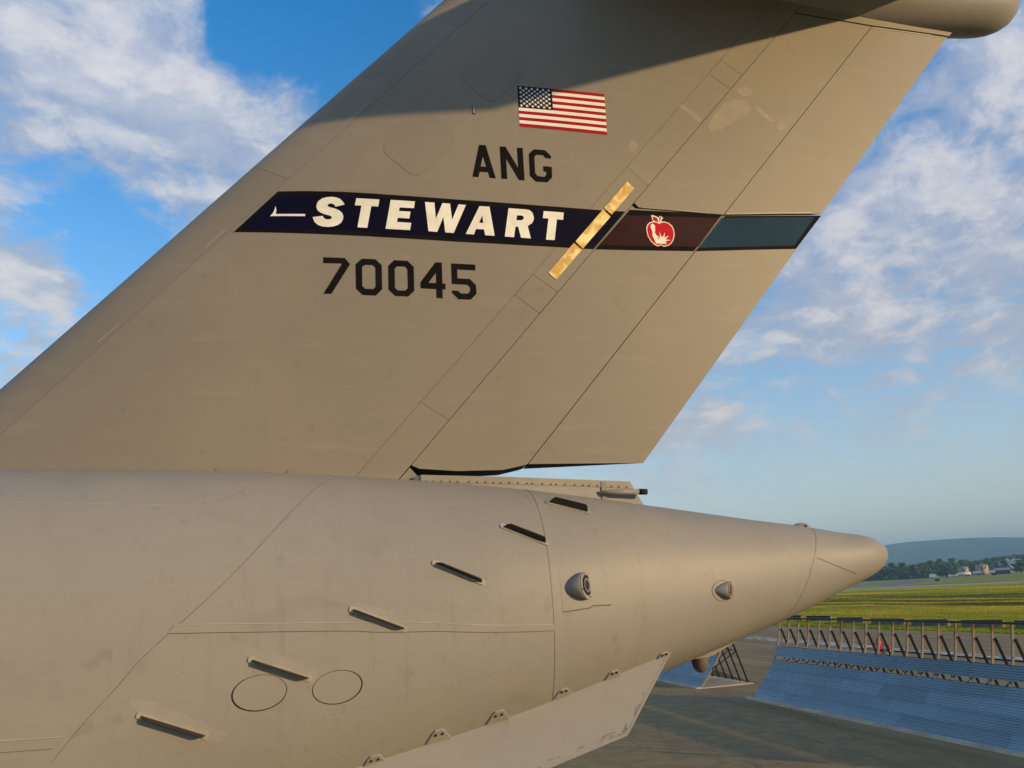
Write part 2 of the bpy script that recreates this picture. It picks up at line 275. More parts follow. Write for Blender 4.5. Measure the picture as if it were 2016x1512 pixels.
GND = {"rw_near": [[212.21, 331.42], [235.17, 253.42]],
       "rw_far": [[263.19, 410.61], [265.27, 349.49], [273.38, 294.3]],
       "taxi": [[269.66, 420.67], [406.75, 572.04], [494.62, 632.3], [465.76, 567.27], [559.57, 600.52], [487.53, 523.43], [460.73, 539.13], [386.95, 495.05], [305.73, 406.31], [260.9, 353.63]],
       "dark": [[96.68, 151.98], [113.36, 177.89], [126.66, 169.39], [136.83, 167.04], [152.35, 164.8], [101.34, 110.22], [100.05, 122.62], [97.18, 135.41]],
       "apron_edge": [[55.87, 95.33], [58.28, 64.15]],
       "white": [[41.3, 89.66], [42.22, 85.1], [42.49, 79.34], [42.7, 68.14], [42.39, 57.96], [42.73, 47.51]],
       "red": [[39.42, 84.38], [39.79, 74.42], [41.35, 63.06], [41.84, 46.55]],
       "j1": [[12.55, 38.48], [12.86, 33.06], [13.02, 26.92]],
       "j2": [[16.73, 37.92], [16.9, 31.62], [17.04, 27.05]],
       "j3": [[19.52, 46.48], [19.66, 43.66], [20.02, 41.2]],
       "ext": [[39.46, 58.21]],
       "bar0": [[62.77, 116.53], [63.57, 111.08]],
       "bar1": [[63.09, 108.83], [63.88, 103.86]],
       "bar2": [[61.88, 99.04], [62.74, 94.59]],
       "bar3": [[61.4, 91.03], [62.56, 86.25]],
       "bar4": [[61.68, 83.86], [62.9, 79.35]],
       "bar5": [[62.5, 76.91], [63.79, 72.54]],
       "bar6": [[63.54, 70.72], [63.98, 68.56]],
       "tank1": [[640.81, 774.69], [598.24, 712.07]],
       "tank2": [[536.32, 625.53], [506.82, 581.83]],
       "tr1": [[479.95, 584.48], [484.3, 575.73]],
       "tr2": [[509.46, 603.34], [516.72, 600.88]],
       "tr3": [[517.19, 592.85], [520.98, 587.7]],
       "truck": [[449.42, 575.69], [438.17, 556.46]],
       "van": [[483.68, 597.35], [484.1, 593.39]],
       "bld": [[496.09, 557.73], [518.33, 573.54]],
       "fac": [[591.45, 654.19], [630.21, 683.79]],
       "sg1": [[307.81, 391.45], [305.24, 386.34]],
       "sg2": [[445.8, 506.28], [441.96, 500.42]],
       "trees": [[474.4, 703.3, 13.6, 5.7], [508.7, 736.4, 13.2, 7.7], [485.8, 688.0, 11.4, 7.8], [475.2, 659.8, 15.0, 8.0], [470.3, 637.3, 14.6, 8.3], [487.8, 646.5, 13.0, 7.0], [485.5, 632.1, 13.7, 5.9], [482.8, 622.5, 12.6, 5.3], [637.0, 812.9, 19.1, 10.2], [641.1, 804.1, 20.3, 10.1], [494.3, 614.5, 7.8, 10.7], [572.5, 699.4, 16.7, 8.9], [725.9, 868.5, 16.7, 9.8], [674.1, 794.8, 14.1, 9.0], [628.9, 718.0, 14.1, 8.8], [679.2, 761.6, 11.9, 7.5], [595.7, 660.0, 12.0, 7.7], [537.0, 579.4, 10.7, 8.3]]}

# ------------------------------------------------------------------ object helpers
def link(name, me, parent=None, mats=()):
    o = bpy.data.objects.new(name, me)
    COL.objects.link(o)
    if parent is not None: o.parent = parent
    if me is not None:
        for m in (mats if isinstance(mats, (list, tuple)) else [mats]): me.materials.append(m)
    return o
def from_bm(name, bm, mats, parent=None, smooth=False, angle=None):
    me = bpy.data.meshes.new(name)
    bm.normal_update()
    bm.to_mesh(me); bm.free()
    o = link(name, me, parent, mats)
    if smooth:
        if angle is None: me.shade_smooth()
        else: me.set_sharp_from_angle(angle=angle); 
    return o
def tag(o, label=None, cat=None, group=None, kind=None):
    for k, v in (('label', label), ('category', cat), ('group', group), ('kind', kind)):
        if v: o[k] = v
    return o
def thing(name, loc, label, cat, group=None, rz=0):
    o = bpy.data.objects.new(name, None); COL.objects.link(o)
    o.location = loc; o.rotation_euler = (0, 0, rz); o.empty_display_size = .5
    return tag(o, label, cat, group)
def children(o): return [c for c in bpy.data.objects if c.parent == o]
KIDS = {}
def copy_tree(o, parent=None):
    c = o.copy(); COL.objects.link(c)
    if parent is not None: c.parent = parent
    if o.name not in KIDS: KIDS[o.name] = children(o)
    for ch in KIDS[o.name]: copy_tree(ch, c)
    return c

def bm_box(bm, c, s, rot=None, mi=0):
    vs = []
    for dx in (-1, 1):
        for dy in (-1, 1):
            for dz in (-1, 1):
                v = Vector((dx * s[0] / 2, dy * s[1] / 2, dz * s[2] / 2))
                if rot: v = rot @ v
                vs.append(bm.verts.new(v + Vector(c)))
    for q in ((0, 1, 3, 2), (4, 6, 7, 5), (0, 4, 5, 1), (2, 3, 7, 6), (0, 2, 6, 4), (1, 5, 7, 3)):
        f = bm.faces.new([vs[i] for i in q]); f.material_index = mi
def bm_bar(bm, a, b, w, h, mi=0, side=Vector((0, 1, 0))):
    """rectangular bar from a to b"""
    a, b = Vector(a), Vector(b); t = (b - a).normalized()
    s = side - t * side.dot(t)
    if s.length < 1e-4: s = Vector((1, 0, 0)) - t * t.x
    s.normalize(); u = t.cross(s)
    vs = [bm.verts.new(p + s * (i * w / 2) + u * (j * h / 2)) for p in (a, b) for i, j in ((-1, -1), (1, -1), (1, 1), (-1, 1))]
    for q in ((3, 2, 1, 0), (4, 5, 6, 7), (0, 1, 5, 4), (1, 2, 6, 5), (2, 3, 7, 6), (3, 0, 4, 7)):
        f = bm.faces.new([vs[i] for i in q]); f.material_index = mi
def bm_tube(bm, pts, rads, n=12, cap=True, mi=0, smooth=True):
    """tube / lathe along a polyline"""
    pts = [Vector(p) for p in pts]
    rings = []
    for i, p in enumerate(pts):
        t = (pts[min(i + 1, len(pts) - 1)] - pts[max(i - 1, 0)]).normalized()
        s = Vector((0, 0, 1)) if abs(t.z) < .9 else Vector((1, 0, 0))
        u = t.cross(s).normalized(); v = t.cross(u)
        r = rads[i] if isinstance(rads, (list, tuple)) else rads
        rings.append([bm.verts.new(p + (u * math.cos(k) + v * math.sin(k)) * r) for k in [2 * math.pi * j / n for j in range(n)]])
    for a, b in zip(rings, rings[1:]):
        for j in range(n):
            f = bm.faces.new((a[j], a[(j + 1) % n], b[(j + 1) % n], b[j])); f.material_index = mi; f.smooth = smooth
    if cap:
        f = bm.faces.new(rings[0]); f.material_index = mi
        f = bm.faces.new(rings[-1][::-1]); f.material_index = mi
    bmesh.ops.recalc_face_normals(bm, faces=bm.faces[:])
def new_bm(): return bmesh.new()
def jitter(v, a): return v + random.uniform(-a, a)

# ------------------------------------------------------------------ materials
def mat(name):
    m = bpy.data.materials.new(name); m.use_nodes = True
    m.node_tree.nodes.clear()
    return m, NT(m.node_tree)
def finish(t, col, rough=.6, metal=0.0, bump=None, bstr=.2, spec=.5, bdist=.02, **kw):
    b = t.n('ShaderNodeBsdfPrincipled')
    t.set(b, 'Base Color', col); t.set(b, 'Roughness', rough); t.set(b, 'Metallic', metal); t.set(b, 'Specular IOR Level', spec)
    for k, v in kw.items(): t.set(b, k, v)
    if bump is not None:
        bp = t.n('ShaderNodeBump', {'Strength': bstr, 'Distance': bdist, 'Height': bump})
        t.set(b, 'Normal', bp.outputs[0])
    t.n('ShaderNodeOutputMaterial', {0: b})
def plain(name, col, rough=.6, metal=0.0, var=.12, scale=3.0, spec=.35, bstr=0.0):
    m, t = mat(name)
    tc = t.n('ShaderNodeTexCoord').outputs['Object']
    n = t.noise(tc, scale, 5, .6)
    c = t.mix(t.mr(n, .3, .7), tuple(x * (1 - var) for x in col) + (1,), tuple(min(1, x * (1 + var)) for x in col) + (1,))
    finish(t, c, rough, metal, n if bstr else None, bstr, spec)
    return m

def paint_mat(name, k):
    """weathered matt grey aircraft paint"""
    m, t = mat(name)
    g = t.n('ShaderNodeNewGeometry').outputs['Position']
    oi = t.n('ShaderNodeObjectInfo').outputs['Random']
    a = t.noise(g, .35, 3, .5)
    b = t.noise(t.vm('MULTIPLY', g, (.8, .8, 1.6)).outputs[0], 1.7, 6, .6, .3)
    st = t.noise(t.vm('MULTIPLY', g, (.35, 1.0, 2.6)).outputs[0], 2.2, 5, .6)
    f = t.noise(g, 14, 4, .6)
    run = t.noise(t.vm('MULTIPLY', g, (5.5, 5.5, .45)).outputs[0], 1.0, 5, .65)
    c = t.mix(t.mr(a, .35, .65), tuple(v * w for v, w in zip((.238, .212, .168), k)) + (1,), tuple(v * w for v, w in zip((.264, .234, .180), k)) + (1,))
    c = t.mix(t.m('MULTIPLY', t.mr(b, .50, .74), .24), c, (.200, .178, .135, 1))
    c = t.mix(t.m('MULTIPLY', t.mr(st, .54, .72), .22), c, (.31, .278, .21, 1))
    c = t.mix(t.m('MULTIPLY', t.m('MULTIPLY', t.mr(run, .56, .74), t.mr(a, .42, .60)), .24), c, (.165, .145, .108, 1))
    # small dark oil spots and specks
    sp = t.noise(g, 4.6, 2, .4)
    c = t.mix(t.m('MULTIPLY', t.mr(sp, .67, .76), .20), c, (.13, .12, .105, 1))
    c = t.mix(t.m('MULTIPLY', t.mr(f, .50, .8), .12), c, (.17, .16, .145, 1))
    hs = t.n('ShaderNodeHueSaturation', {'Value': t.m('ADD', .97, t.m('MULTIPLY', oi, .06)), 'Color': c})
    r = .50
    h = t.m('ADD', t.m('MULTIPLY', t.noise(g, 1.1, 2, .4), 1.0), t.m('MULTIPLY', f, .03))
    finish(t, hs.outputs[0], r, 0.0, h, .05, .30, .05)
    return m
M_PAINT = paint_mat("grey_paint_lit_tint", (1.09, 1.15, 1.27))  # same paint as the fin; light on the fuselage put in as a paler tint
M_FIN = paint_mat("grey_paint_shaded_tint", (.91, .90, .87))  # same paint again, the fin's weaker light put in as a darker tint
M_PATCH = plain("touch_up_paint", (.268, .234, .174), .5, var=.08)
M_SEAL = plain("sealant_line", (.115, .10, .078), .6)
M_OVERSPRAY = plain("overspray_patch", (.300, .278, .234), .55, var=.05)
M_FAINT = plain("faint_seam_and_shade", (.190, .169, .130), .6)
M_LIP = plain("bright_sealant", (.37, .325, .25), .5)
M_RIVET = plain("rivet_heads", (.145, .128, .10), .5)
M_NEARBLACK = plain("near_black_and_shade", (.010, .010, .010), .8)
M_BLACK = plain("black_marking", (.008, .006, .006), .7, var=.3, spec=.06)
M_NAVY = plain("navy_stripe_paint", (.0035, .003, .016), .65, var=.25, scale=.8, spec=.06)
M_MAROON = plain("dark_maroon_stripe", (.035, .014, .015), .65, var=.25, scale=.8, spec=.06)  # stripe section on the fore rudder, toned dark maroon
M_TEAL = plain("teal_stripe", (.012, .043, .080), .65, var=.12, scale=1.0, spec=.08)  # stripe section on the rudder tab, toned blue-green
M_WHITE = plain("cream_lettering", (.80, .79, .67), .55, var=.09)
M_FLAGW = plain("flag_white", (.82, .80, .70), .5, var=.03)
M_RED = plain("flag_red", (.36, .008, .018), .6, var=.06, spec=.1)
M_FBLUE = plain("flag_blue", (.008, .012, .028), .6, var=.1, spec=.08)
M_APPLE = plain("emblem_red", (.52, .006, .022), .6, var=.05, spec=.1)
M_VANE = plain("vane_dark_face", (.020, .019, .018), .55)
M_STEEL = plain("bare_steel", (.30, .29, .27), .35, .8)
M_GLASSDARK = plain("sensor_glass", (.012, .012, .014), .12)
M_REDLENS = plain("red_lens", (.22, .03, .025), .15)
M_BRASS = None
def tape_mat():
    m, t = mat("brushed_gold_tape")
    g = t.n('ShaderNodeTexCoord').outputs['Object']
    n = t.noise(g, 5.0, 3, .5, .6)
    s = t.noise(t.vm('MULTIPLY', g, (26, 1, 3)).outputs[0], 2.0, 3, .6)
    c = t.mix(t.mr(n, .36, .66), (.50, .31, .06, 1), (.88, .68, .32, 1))
    c = t.mix(t.m('MULTIPLY', t.mr(s, .5, .7), .25), c, (.60, .42, .16, 1))
    finish(t, c, .42, .25, n, .05, .5)
    return m
M_TAPE = tape_mat()

# ------------------------------------------------------------------ fin and fuselage shape functions
D = 11.0
LE0, LE1, TE0, TE1 = (-4.85529, 9.15539), (1.38042, 16.10123), (4.08804, 7.92150), (11.32718, 16.22003)
KS = (LE1[0] - LE0[0]) / (LE1[1] - LE0[1]); KT = (TE1[0] - TE0[0]) / (TE1[1] - TE0[1])
def xle(z): return LE0[0] + KS * (z - LE0[1])
def xte(z): return TE0[0] + KT * (z - TE0[1])
def half_t(x, z, tc=.105):
    ch = xte(z) - xle(z); c = min(max((x - xle(z)) / ch, 0), 1)
    return tc * ch * 5 * (.2969 * math.sqrt(c) - .1260 * c - .3516 * c ** 2 + .2843 * c ** 3 - .1036 * c ** 4)
def fin_pt(x, z, off=0.0, sgn=-1):
    return Vector((x, D + sgn * (half_t(x, z) + off), z))

SX = np.array([-16, -10, -5, -1.5, 2.1, 4.2, 5.6, 6.5, 7.2, 7.9])
FW = np.array([3.0, 2.75, 2.4, 2.05, 1.64, 1.18, .84, .6, .45, .30])
FZT = np.array([8.2, 8.15, 8.053, 7.915, 7.565, 7.236, 7.003, 6.863, 6.733, 6.662])
FZB = np.array([.9, 1.5, 2.45, 3.45, 4.42, 5.03, 5.436, 5.717, 5.971, 6.162])
XT, NEXP = 7.86, 2.3
_sx = SX.tolist(); _grad = {}
import bisect
def spl(ys, x):
    k = id(ys)
    if k not in _grad: _grad[k] = (np.gradient(ys, SX).tolist(), ys.tolist())
    m, ys = _grad[k]; i = min(max(bisect.bisect_left(_sx, x) - 1, 0), len(_sx) - 2)
    h = _sx[i + 1] - _sx[i]; t = (x - _sx[i]) / h
    return float((2*t**3 - 3*t**2 + 1)*ys[i] + (t**3 - 2*t**2 + t)*h*m[i] + (-2*t**3 + 3*t**2)*ys[i+1] + (t**3 - t**2)*h*m[i+1])
def sect(x):
    xx = x
    w, zt, zb = spl(FW, xx), spl(FZT, xx), spl(FZB, xx)
    u = min(max((x - 7.25) / (XT - 7.25), 0), 1); k = math.sqrt(max(0, 1 - u ** 2.4))
    return w * k, zb + .5 * (zt - zb), (zt - zb) / 2 * k
def fus_pt0(x, a):
    w, zc, h = sect(x); c, s = math.cos(a), math.sin(a); e = 2 / NEXP
    return Vector((x, D - w * math.copysign(abs(c) ** e, c), zc + h * math.copysign(abs(s) ** e, s)))
def fus_nrm(x, a):
    if x > XT - .02: x = XT - .02
    dx = fus_pt0(x + .01, a) - fus_pt0(x - .01, a); da = fus_pt0(x, a + .01) - fus_pt0(x, a - .01)
    n = dx.cross(da)
    n.normalize()
    c = fus_pt0(x, a) - Vector((x, D, sect(x)[1]))
    return n if n.dot(c) > 0 else -n
def fus_pt(x, a, off=0.0):
    p = fus_pt0(x, a)
    return p + fus_nrm(x, a) * off if off else p

def poly_mesh2d(polys, holes=(), cuts=()):
    """fill polygons (with holes) in 2D, then slice them by lines: cuts = [(nx, ny, d)...]"""
    bm = bmesh.new()
    edges = []
    for pl in list(polys) + list(holes):
        vs = [bm.verts.new((p[0], p[1], 0)) for p in pl]
        for i in range(len(vs)): edges.append(bm.edges.new((vs[i], vs[(i + 1) % len(vs)])))
    bmesh.ops.triangle_fill(bm, edges=edges, use_beauty=True, use_dissolve=False, normal=(0, 0, 1))
    for (nx, ny, d) in cuts:
        l = math.hypot(nx, ny)
        bmesh.ops.bisect_plane(bm, geom=bm.verts[:] + bm.edges[:] + bm.faces[:], dist=1e-5, plane_co=(nx * d / l / l, ny * d / l / l, 0), plane_no=(nx, ny, 0))
    bmesh.ops.dissolve_degenerate(bm, dist=1e-5, edges=bm.edges[:])
    for f in bm.faces:
        if f.normal.z < 0: f.normal_flip()
    return bm
def cuts_range(nx, ny, pts, step):
    ds = [p[0] * nx + p[1] * ny for p in pts]
    a, b = min(ds), max(ds); n = int((b - a) / step)
    k0 = math.ceil(a / step)
    return [(nx, ny, k * step + 1e-4) for k in range(k0, k0 + n + 1)]
USLANT = .885
FIN_C = [.0004, .0015, .004, .008, .014, .022, .032, .046, .064, .086, .115, .15, .19, .24, .30, .36, .43, .50, .58, .66, .75, .85, .95]
def fin_cuts(pts, fine=False):
    us = [p[0] - USLANT * p[1] for p in pts]; a, b = min(us), max(us)
    u0 = LE0[0] - USLANT * LE0[1]
    L = [u0 + 9.85 * c for c in FIN_C]
    if fine: L = sorted(L + [(L[i] + L[i + 1]) / 2 for i in range(len(L) - 1)])
    return [(1, -USLANT, u) for u in L if a < u < b]
def offset_poly(pts, d):
    """shrink a counter-clockwise or clockwise polygon by d"""
    P = [Vector((p[0], p[1])) for p in pts]
    A = sum(P[i].x * P[(i + 1) % len(P)].y - P[(i + 1) % len(P)].x * P[i].y for i in range(len(P)))
    s = 1 if A > 0 else -1; out = []
    for i in range(len(P)):
        a, b, c = P[i - 1], P[i], P[(i + 1) % len(P)]
        e1, e2 = (b - a).normalized(), (c - b).normalized()
        n1, n2 = Vector((-e1.y, e1.x)) * s, Vector((-e2.y, e2.x)) * s
        m = n1 + n2; q = max(m.dot(n1), .35)
        out.append(tuple(b + m * (d / q)))
    return out
def extrude_map(bm, fn_out, fn_in):
    """turn a flat 2D mesh into a shell: outer face mapped by fn_out, inner by fn_in, with side walls"""
    top = {v: fn_out(v.co.x, v.co.y) for v in bm.verts}
    bot = {v: fn_in(v.co.x, v.co.y) for v in bm.verts}
    nb = bmesh.new()
    T = {v: nb.verts.new(p) for v, p in top.items()}; B = {v: nb.verts.new(p) for v, p in bot.items()}
    for f in bm.faces:
        g = nb.faces.new([T[v] for v in f.verts]); g.material_index = f.material_index; g.smooth = True
        g = nb.faces.new([B[v] for v in reversed(f.verts)]); g.material_index = f.material_index; g.smooth = True
    for e in bm.edges:
        if len(e.link_faces) == 1:
            a, b = e.verts
            g = nb.faces.new((T[a], B[a], B[b], T[b])); g.smooth = False; g.material_index = e.link_faces[0].material_index
            for pa in ((T[a], T[b]), (B[a], B[b])):
                ed = nb.edges.get(pa)
                if ed: ed.smooth = False
    bm.free()
    bmesh.ops.recalc_face_normals(nb, faces=nb.faces[:])
    return nb
def fin_block(name, pts, parent, mats, gap=.006, inset=True, tshrink=0.0):
    pl = offset_poly(pts, gap) if inset else pts
    bm = poly_mesh2d([pl], (), fin_cuts(pl))
    nb = extrude_map(bm, lambda x, z: fin_pt(x, z, -tshrink if half_t(x, z) > tshrink else -half_t(x, z) * .9), lambda x, z: fin_pt(x, z, -tshrink if half_t(x, z) > tshrink else -half_t(x, z) * .9, 1))
    return from_bm(name, nb, mats, parent)
def fin_decal(name, polys, parent, m, holes=(), off=.003, thick=.0025):
    allp = [p for pl in polys for p in pl]
    bm = poly_mesh2d(polys, holes, fin_cuts(allp, True))
    nb = extrude_map(bm, lambda x, z: fin_pt(x, z, off), lambda x, z: fin_pt(x, z, off - thick))
    return from_bm(name, nb, m, parent)
def ribbon(pts, w):
    """flat ribbon polygon round a polyline"""
    P = [Vector((p[0], p[1])) for p in pts]; L, Rr = [], []
    for i in range(len(P)):
        t = (P[min(i + 1, len(P) - 1)] - P[max(i - 1, 0)]).normalized(); n = Vector((-t.y, t.x)) * w / 2
        L.append(tuple(P[i] + n)); Rr.append(tuple(P[i] - n))
    return L + Rr[::-1]
def fus_patch(name, polys, parent, m, holes=(), off=.004, thick=.004, step=.12):
    allp = [p for pl in polys for p in pl]
    bm = poly_mesh2d(polys, holes, cuts_range(1, 0, allp, step) + cuts_range(0, 1, allp, .05))
    nb = extrude_map(bm, lambda x, a: fus_pt(x, a, off), lambda x, a: fus_pt(x, a, off - thick))
    return from_bm(name, nb, m, parent)
def fus_ribbon(pts, w):
    """ribbon of constant metric width on the skin, given in (x, angle)"""
    P3 = [fus_pt0(*p) for p in pts]; L, Rr = [], []
    for i in range(len(pts)):
        t = (P3[min(i + 1, len(P3) - 1)] - P3[max(i - 1, 0)]).normalized()
        n = fus_nrm(*pts[i]); s = n.cross(t)
        x, a = pts[i]
        px = fus_pt0(x + .01, a) - fus_pt0(x - .01, a); pa = fus_pt0(x, a + .01) - fus_pt0(x, a - .01)
        px /= .02; pa /= .02
        A = np.array([[px.dot(px), px.dot(pa)], [px.dot(pa), pa.dot(pa)]]); b = np.array([px.dot(s), pa.dot(s)])
        q = np.linalg.solve(A, b) * w / 2
        L.append((x + q[0], a + q[1])); Rr.append((x - q[0], a - q[1]))
    return L + Rr[::-1]
def resample(pts, step):
    out = [tuple(pts[0])]
    for a, b in zip(pts, pts[1:]):
        n = max(1, int(math.hypot(b[0] - a[0], b[1] - a[1]) / step))
        for k in range(1, n + 1): out.append((a[0] + (b[0] - a[0]) * k / n, a[1] + (b[1] - a[1]) * k / n))
    return out
def lerp2(a, b, t): return (a[0] + (b[0] - a[0]) * t, a[1] + (b[1] - a[1]) * t)

# ================================================================== THE SETTING
def tri_sheet(name, pts, z, m, kind='structure'):
    bm = new_bm()
    vs = [bm.verts.new((p[0], p[1], z)) for p in pts]
    f = bm.faces.new(vs)
    if f.normal.z < 0: f.normal_flip()
    f.normal_update()
    if f.normal.z < 0: f.normal_flip()
    bmesh.ops.triangulate(bm, faces=[f])
    o = from_bm(name, bm, m)
    return tag(o, kind=kind)

def grass_mat(blade=False):
    m, t = mat("grass_blades" if blade else "airfield_grass")
    g = t.n('ShaderNodeNewGeometry').outputs['Position']
    # field axes: along the fence (q) and away from it (u)
    u = t.vm('DOT_PRODUCT', g, (.9983, .0588, 0)).outputs['Value']
    q = t.vm('DOT_PRODUCT', g, (.0588, -.9983, 0)).outputs['Value']
    uv = t.n('ShaderNodeCombineXYZ', {0: t.m('MULTIPLY', u, 1.0), 1: t.m('MULTIPLY', q, .22), 2: 0.0}).outputs[0]
    band = t.noise(uv, .055, 5, .6)
    bl = t.noise(uv, .45, 6, .7)
    cl = t.noise(g, 1.6, 4, .7)
    c = t.mix(t.mr(band, .35, .65), (.22, .29, .022, 1), (.55, .47, .055, 1))
    c = t.mix(t.m('MULTIPLY', t.mr(bl, .45, .68), .75), c, (.20, .21, .020, 1))
    c = t.mix(t.m('MULTIPLY', t.mr(cl, .5, .75), .5), c, (.62, .50, .12, 1))
    far = t.mr(u, 230, 330)
    c = t.mix(far, c, t.mix(t.mr(bl, .35, .65), (.20, .22, .035, 1), (.32, .31, .055, 1)))
    # dry mown strips beyond the fence
    inb = t.m('MULTIPLY', t.mr(u, 97, 106), t.mr(u, 168, 150))
    uv2 = t.n('ShaderNodeCombineXYZ', {0: u, 1: t.m('MULTIPLY', q, .10), 2: 0.0}).outputs[0]
    rows = t.noise(uv2, .16, 4, .6); brk = t.noise(uv, .10, 4, .6)
    rowm = t.m('MULTIPLY', t.mr(rows, .44, .53), t.mr(brk, .36, .46))
    c = t.mix(t.m('MULTIPLY', t.m('MULTIPLY', inb, rowm), .74), c, (.040, .032, .018, 1))
    if blade:      # thin blades let light through
        d = t.n('ShaderNodeBsdfDiffuse', {'Color': c}); tr = t.n('ShaderNodeBsdfTranslucent', {'Color': c})
        t.n('ShaderNodeOutputMaterial', {0: t.n('ShaderNodeMixShader', {0: .42, 1: d, 2: tr})})
    else: finish(t, c, .9, 0.0, t.m('ADD', cl, bl), .9, .05, .4)
    return m
M_GRASS = grass_mat(); M_BLADE = grass_mat(True)
def asphalt_mat():
    m, t = mat("apron_asphalt")
    g = t.n('ShaderNodeNewGeometry').outputs['Position']
    u = t.vm('DOT_PRODUCT', g, (.9983, .0588, 0)).outputs['Value']
    q = t.vm('DOT_PRODUCT', g, (.0588, -.9983, 0)).outputs['Value']
    big = t.noise(g, .11, 5, .62, .4)
    str_ = t.noise(t.n('ShaderNodeCombineXYZ', {0: t.m('MULTIPLY', u, 1.6), 1: t.m('MULTIPLY', q, .13), 2: 0.0}).outputs[0], .55, 6, .62)
    st2 = t.noise(g, 1.1, 8, .68, .5)
    gr = t.noise(g, 38, 3, .7)
    gr2 = t.noise(g, 6, 5, .7)
    near = t.mr(u, 21.5, 20.2)
    c1 = t.mix(t.mr(str_, .34, .66), (.22, .162, .082, 1), (.33, .245, .128, 1))
    c2 = t.mix(t.mr(st2, .36, .68), (.245, .180, .090, 1), (.33, .244, .122, 1))
    c = t.mix(near, c1, c2)
    c = t.mix(t.m('MULTIPLY', t.mr(big, .42, .66), .25), c, (.16, .125, .070, 1))
    c = t.mix(t.m('MULTIPLY', t.mr(gr2, .5, .75), .35), c, (.35, .27, .15, 1))
    c = t.mix(t.m('MULTIPLY', t.mr(gr, .45, .75), .25), c, (.08, .068, .05, 1))
    # tar-filled cracks
    vo = t.n('ShaderNodeTexVoronoi', {'Vector': t.vm('ADD', t.vm('MULTIPLY', g, (.10, .10, 0)).outputs[0], t.vm('SCALE', t.n('ShaderNodeTexNoise', {'Vector': g, 'Scale': .4, 'Detail': 3.0}).outputs[1], Scale=.12).outputs[0]).outputs[0], 'Scale': 1.0}, feature='DISTANCE_TO_EDGE').outputs[0]
    c = t.mix(t.m('MULTIPLY', t.mr(vo, .003, .001), .30), c, (.035, .033, .03, 1))
    finish(t, c, .95, 0.0, t.m('ADD', gr, gr2), .35, .08, .03)
    return m
M_ASPH = asphalt_mat()
def conc_mat(name, a, b, sc=.8):
    m, t = mat(name)
    g = t.n('ShaderNodeNewGeometry').outputs['Position']
    n = t.noise(g, sc, 6, .65); f = t.noise(g, 18, 3, .7)
    c = t.mix(t.mr(n, .32, .68), a + (1,), b + (1,))
    c = t.mix(t.m('MULTIPLY', t.mr(f, .45, .75), .35), c, tuple(x * .55 for x in a) + (1,))
    finish(t, c, .85, 0.0, t.m('ADD', n, f), .3, .2, .02)
    return m
M_CONC = conc_mat("weathered_concrete", (.40, .335, .24), (.56, .47, .35))
M_RUNWAY = conc_mat("runway_concrete", (.28, .27, .25), (.42, .40, .37), .05)
M_TAXI = conc_mat("taxiway_asphalt", (.17, .15, .12), (.24, .21, .17), .03)
M_RUBBER = conc_mat("rubber_blackened_edge", (.05, .05, .045), (.09, .085, .07), .05)
def worn_paint(name, col):
    m, t = mat(name)
    g = t.n('ShaderNodeNewGeometry').outputs['Position']
    n = t.noise(t.vm('MULTIPLY', g, (2.2, .5, 1)).outputs[0], 1.0, 6, .7)
    c = t.mix(t.mr(n, .47, .60), (.15, .12, .08, 1), col + (1,))
    finish(t, c, .8, 0, n, .1)
    return m
M_WHITEP = worn_paint("worn_white_paint", (.62, .60, .56))
M_REDP = worn_paint("worn_red_paint", (.20, .055, .05))

ground = tri_sheet("ground", [(-9000, -9000), (9000, -9000), (9000, 9000), (-9000, 9000)], 0.0, M_GRASS)
e0, e1 = GND['apron_edge']
ev = Vector((e1[0] - e0[0], e1[1] - e0[1])).normalized()
A1 = (e0[0] - ev.x * 900, e0[1] - ev.y * 900); A2 = (e0[0] + ev.x * 900, e0[1] + ev.y * 900)
edge = []
for k in range(0, 260):
    s = -300 + k * 2.2
    w = mnoise.noise(Vector((s * .09, 3.1, 0))) * .9 + mnoise.noise(Vector((s * .6, 7.1, 0))) * .35
    edge.append((e0[0] + ev.x * s + w, e0[1] + ev.y * s))
apron = tri_sheet("apron", [(-600, 420), (-600, -600), (90, -600)] + edge[::-1], 0.02, M_ASPH)
rn, rf_ = GND['rw_near'], GND['rw_far']
def extend(a, b, s): return (a[0] + (b[0] - a[0]) * s, a[1] + (b[1] - a[1]) * s)
rwd = Vector((rn[1][0] - rn[0][0], rn[1][1] - rn[0][1])).normalized()
RWA = (rn[0][0] - rwd.x * 900, rn[0][1] - rwd.y * 900); RWB = (rn[0][0] + rwd.x * 700, rn[0][1] + rwd.y * 700)
rwn = Vector((-rwd.y, rwd.x))
if rwn.x < 0: rwn = -rwn
def rw_strip(name, a, b, z, m):
    return tri_sheet(name, [(RWA[0] + rwn.x * a, RWA[1] + rwn.y * a), (RWB[0] + rwn.x * a, RWB[1] + rwn.y * a), (RWB[0] + rwn.x * b, RWB[1] + rwn.y * b), (RWA[0] + rwn.x * b, RWA[1] + rwn.y * b)], z, m)
rw_strip("runway", 0, 30, .03, M_RUNWAY)
rw_strip("runway_shoulder", 30, 40, .03, M_RUBBER)
tri_sheet("taxiway", GND['taxi'], .045, M_TAXI)
def strip(name, pts, w, z, m):
    pts = resample(pts, 4.0)
    o = tri_sheet(name, ribbon(pts, w), z, m); return o
M_SEALJ = worn_paint("pale_joint_filler", (.30, .245, .165))
for k_ in ('j1', 'j2', 'j3'): strip("joint_line", [extend(GND[k_][1], GND[k_][0], 1.6), *GND[k_], extend(GND[k_][1], GND[k_][2], 3)], (.08, .12, .10)[int(k_[1]) - 1], .026, M_SEALJ)
strip("white_line", [extend(GND['white'][1], GND['white'][0], 3), *GND['white'], extend(GND['white'][-2], GND['white'][-1], 3)], 2.3, .028, M_WHITEP)
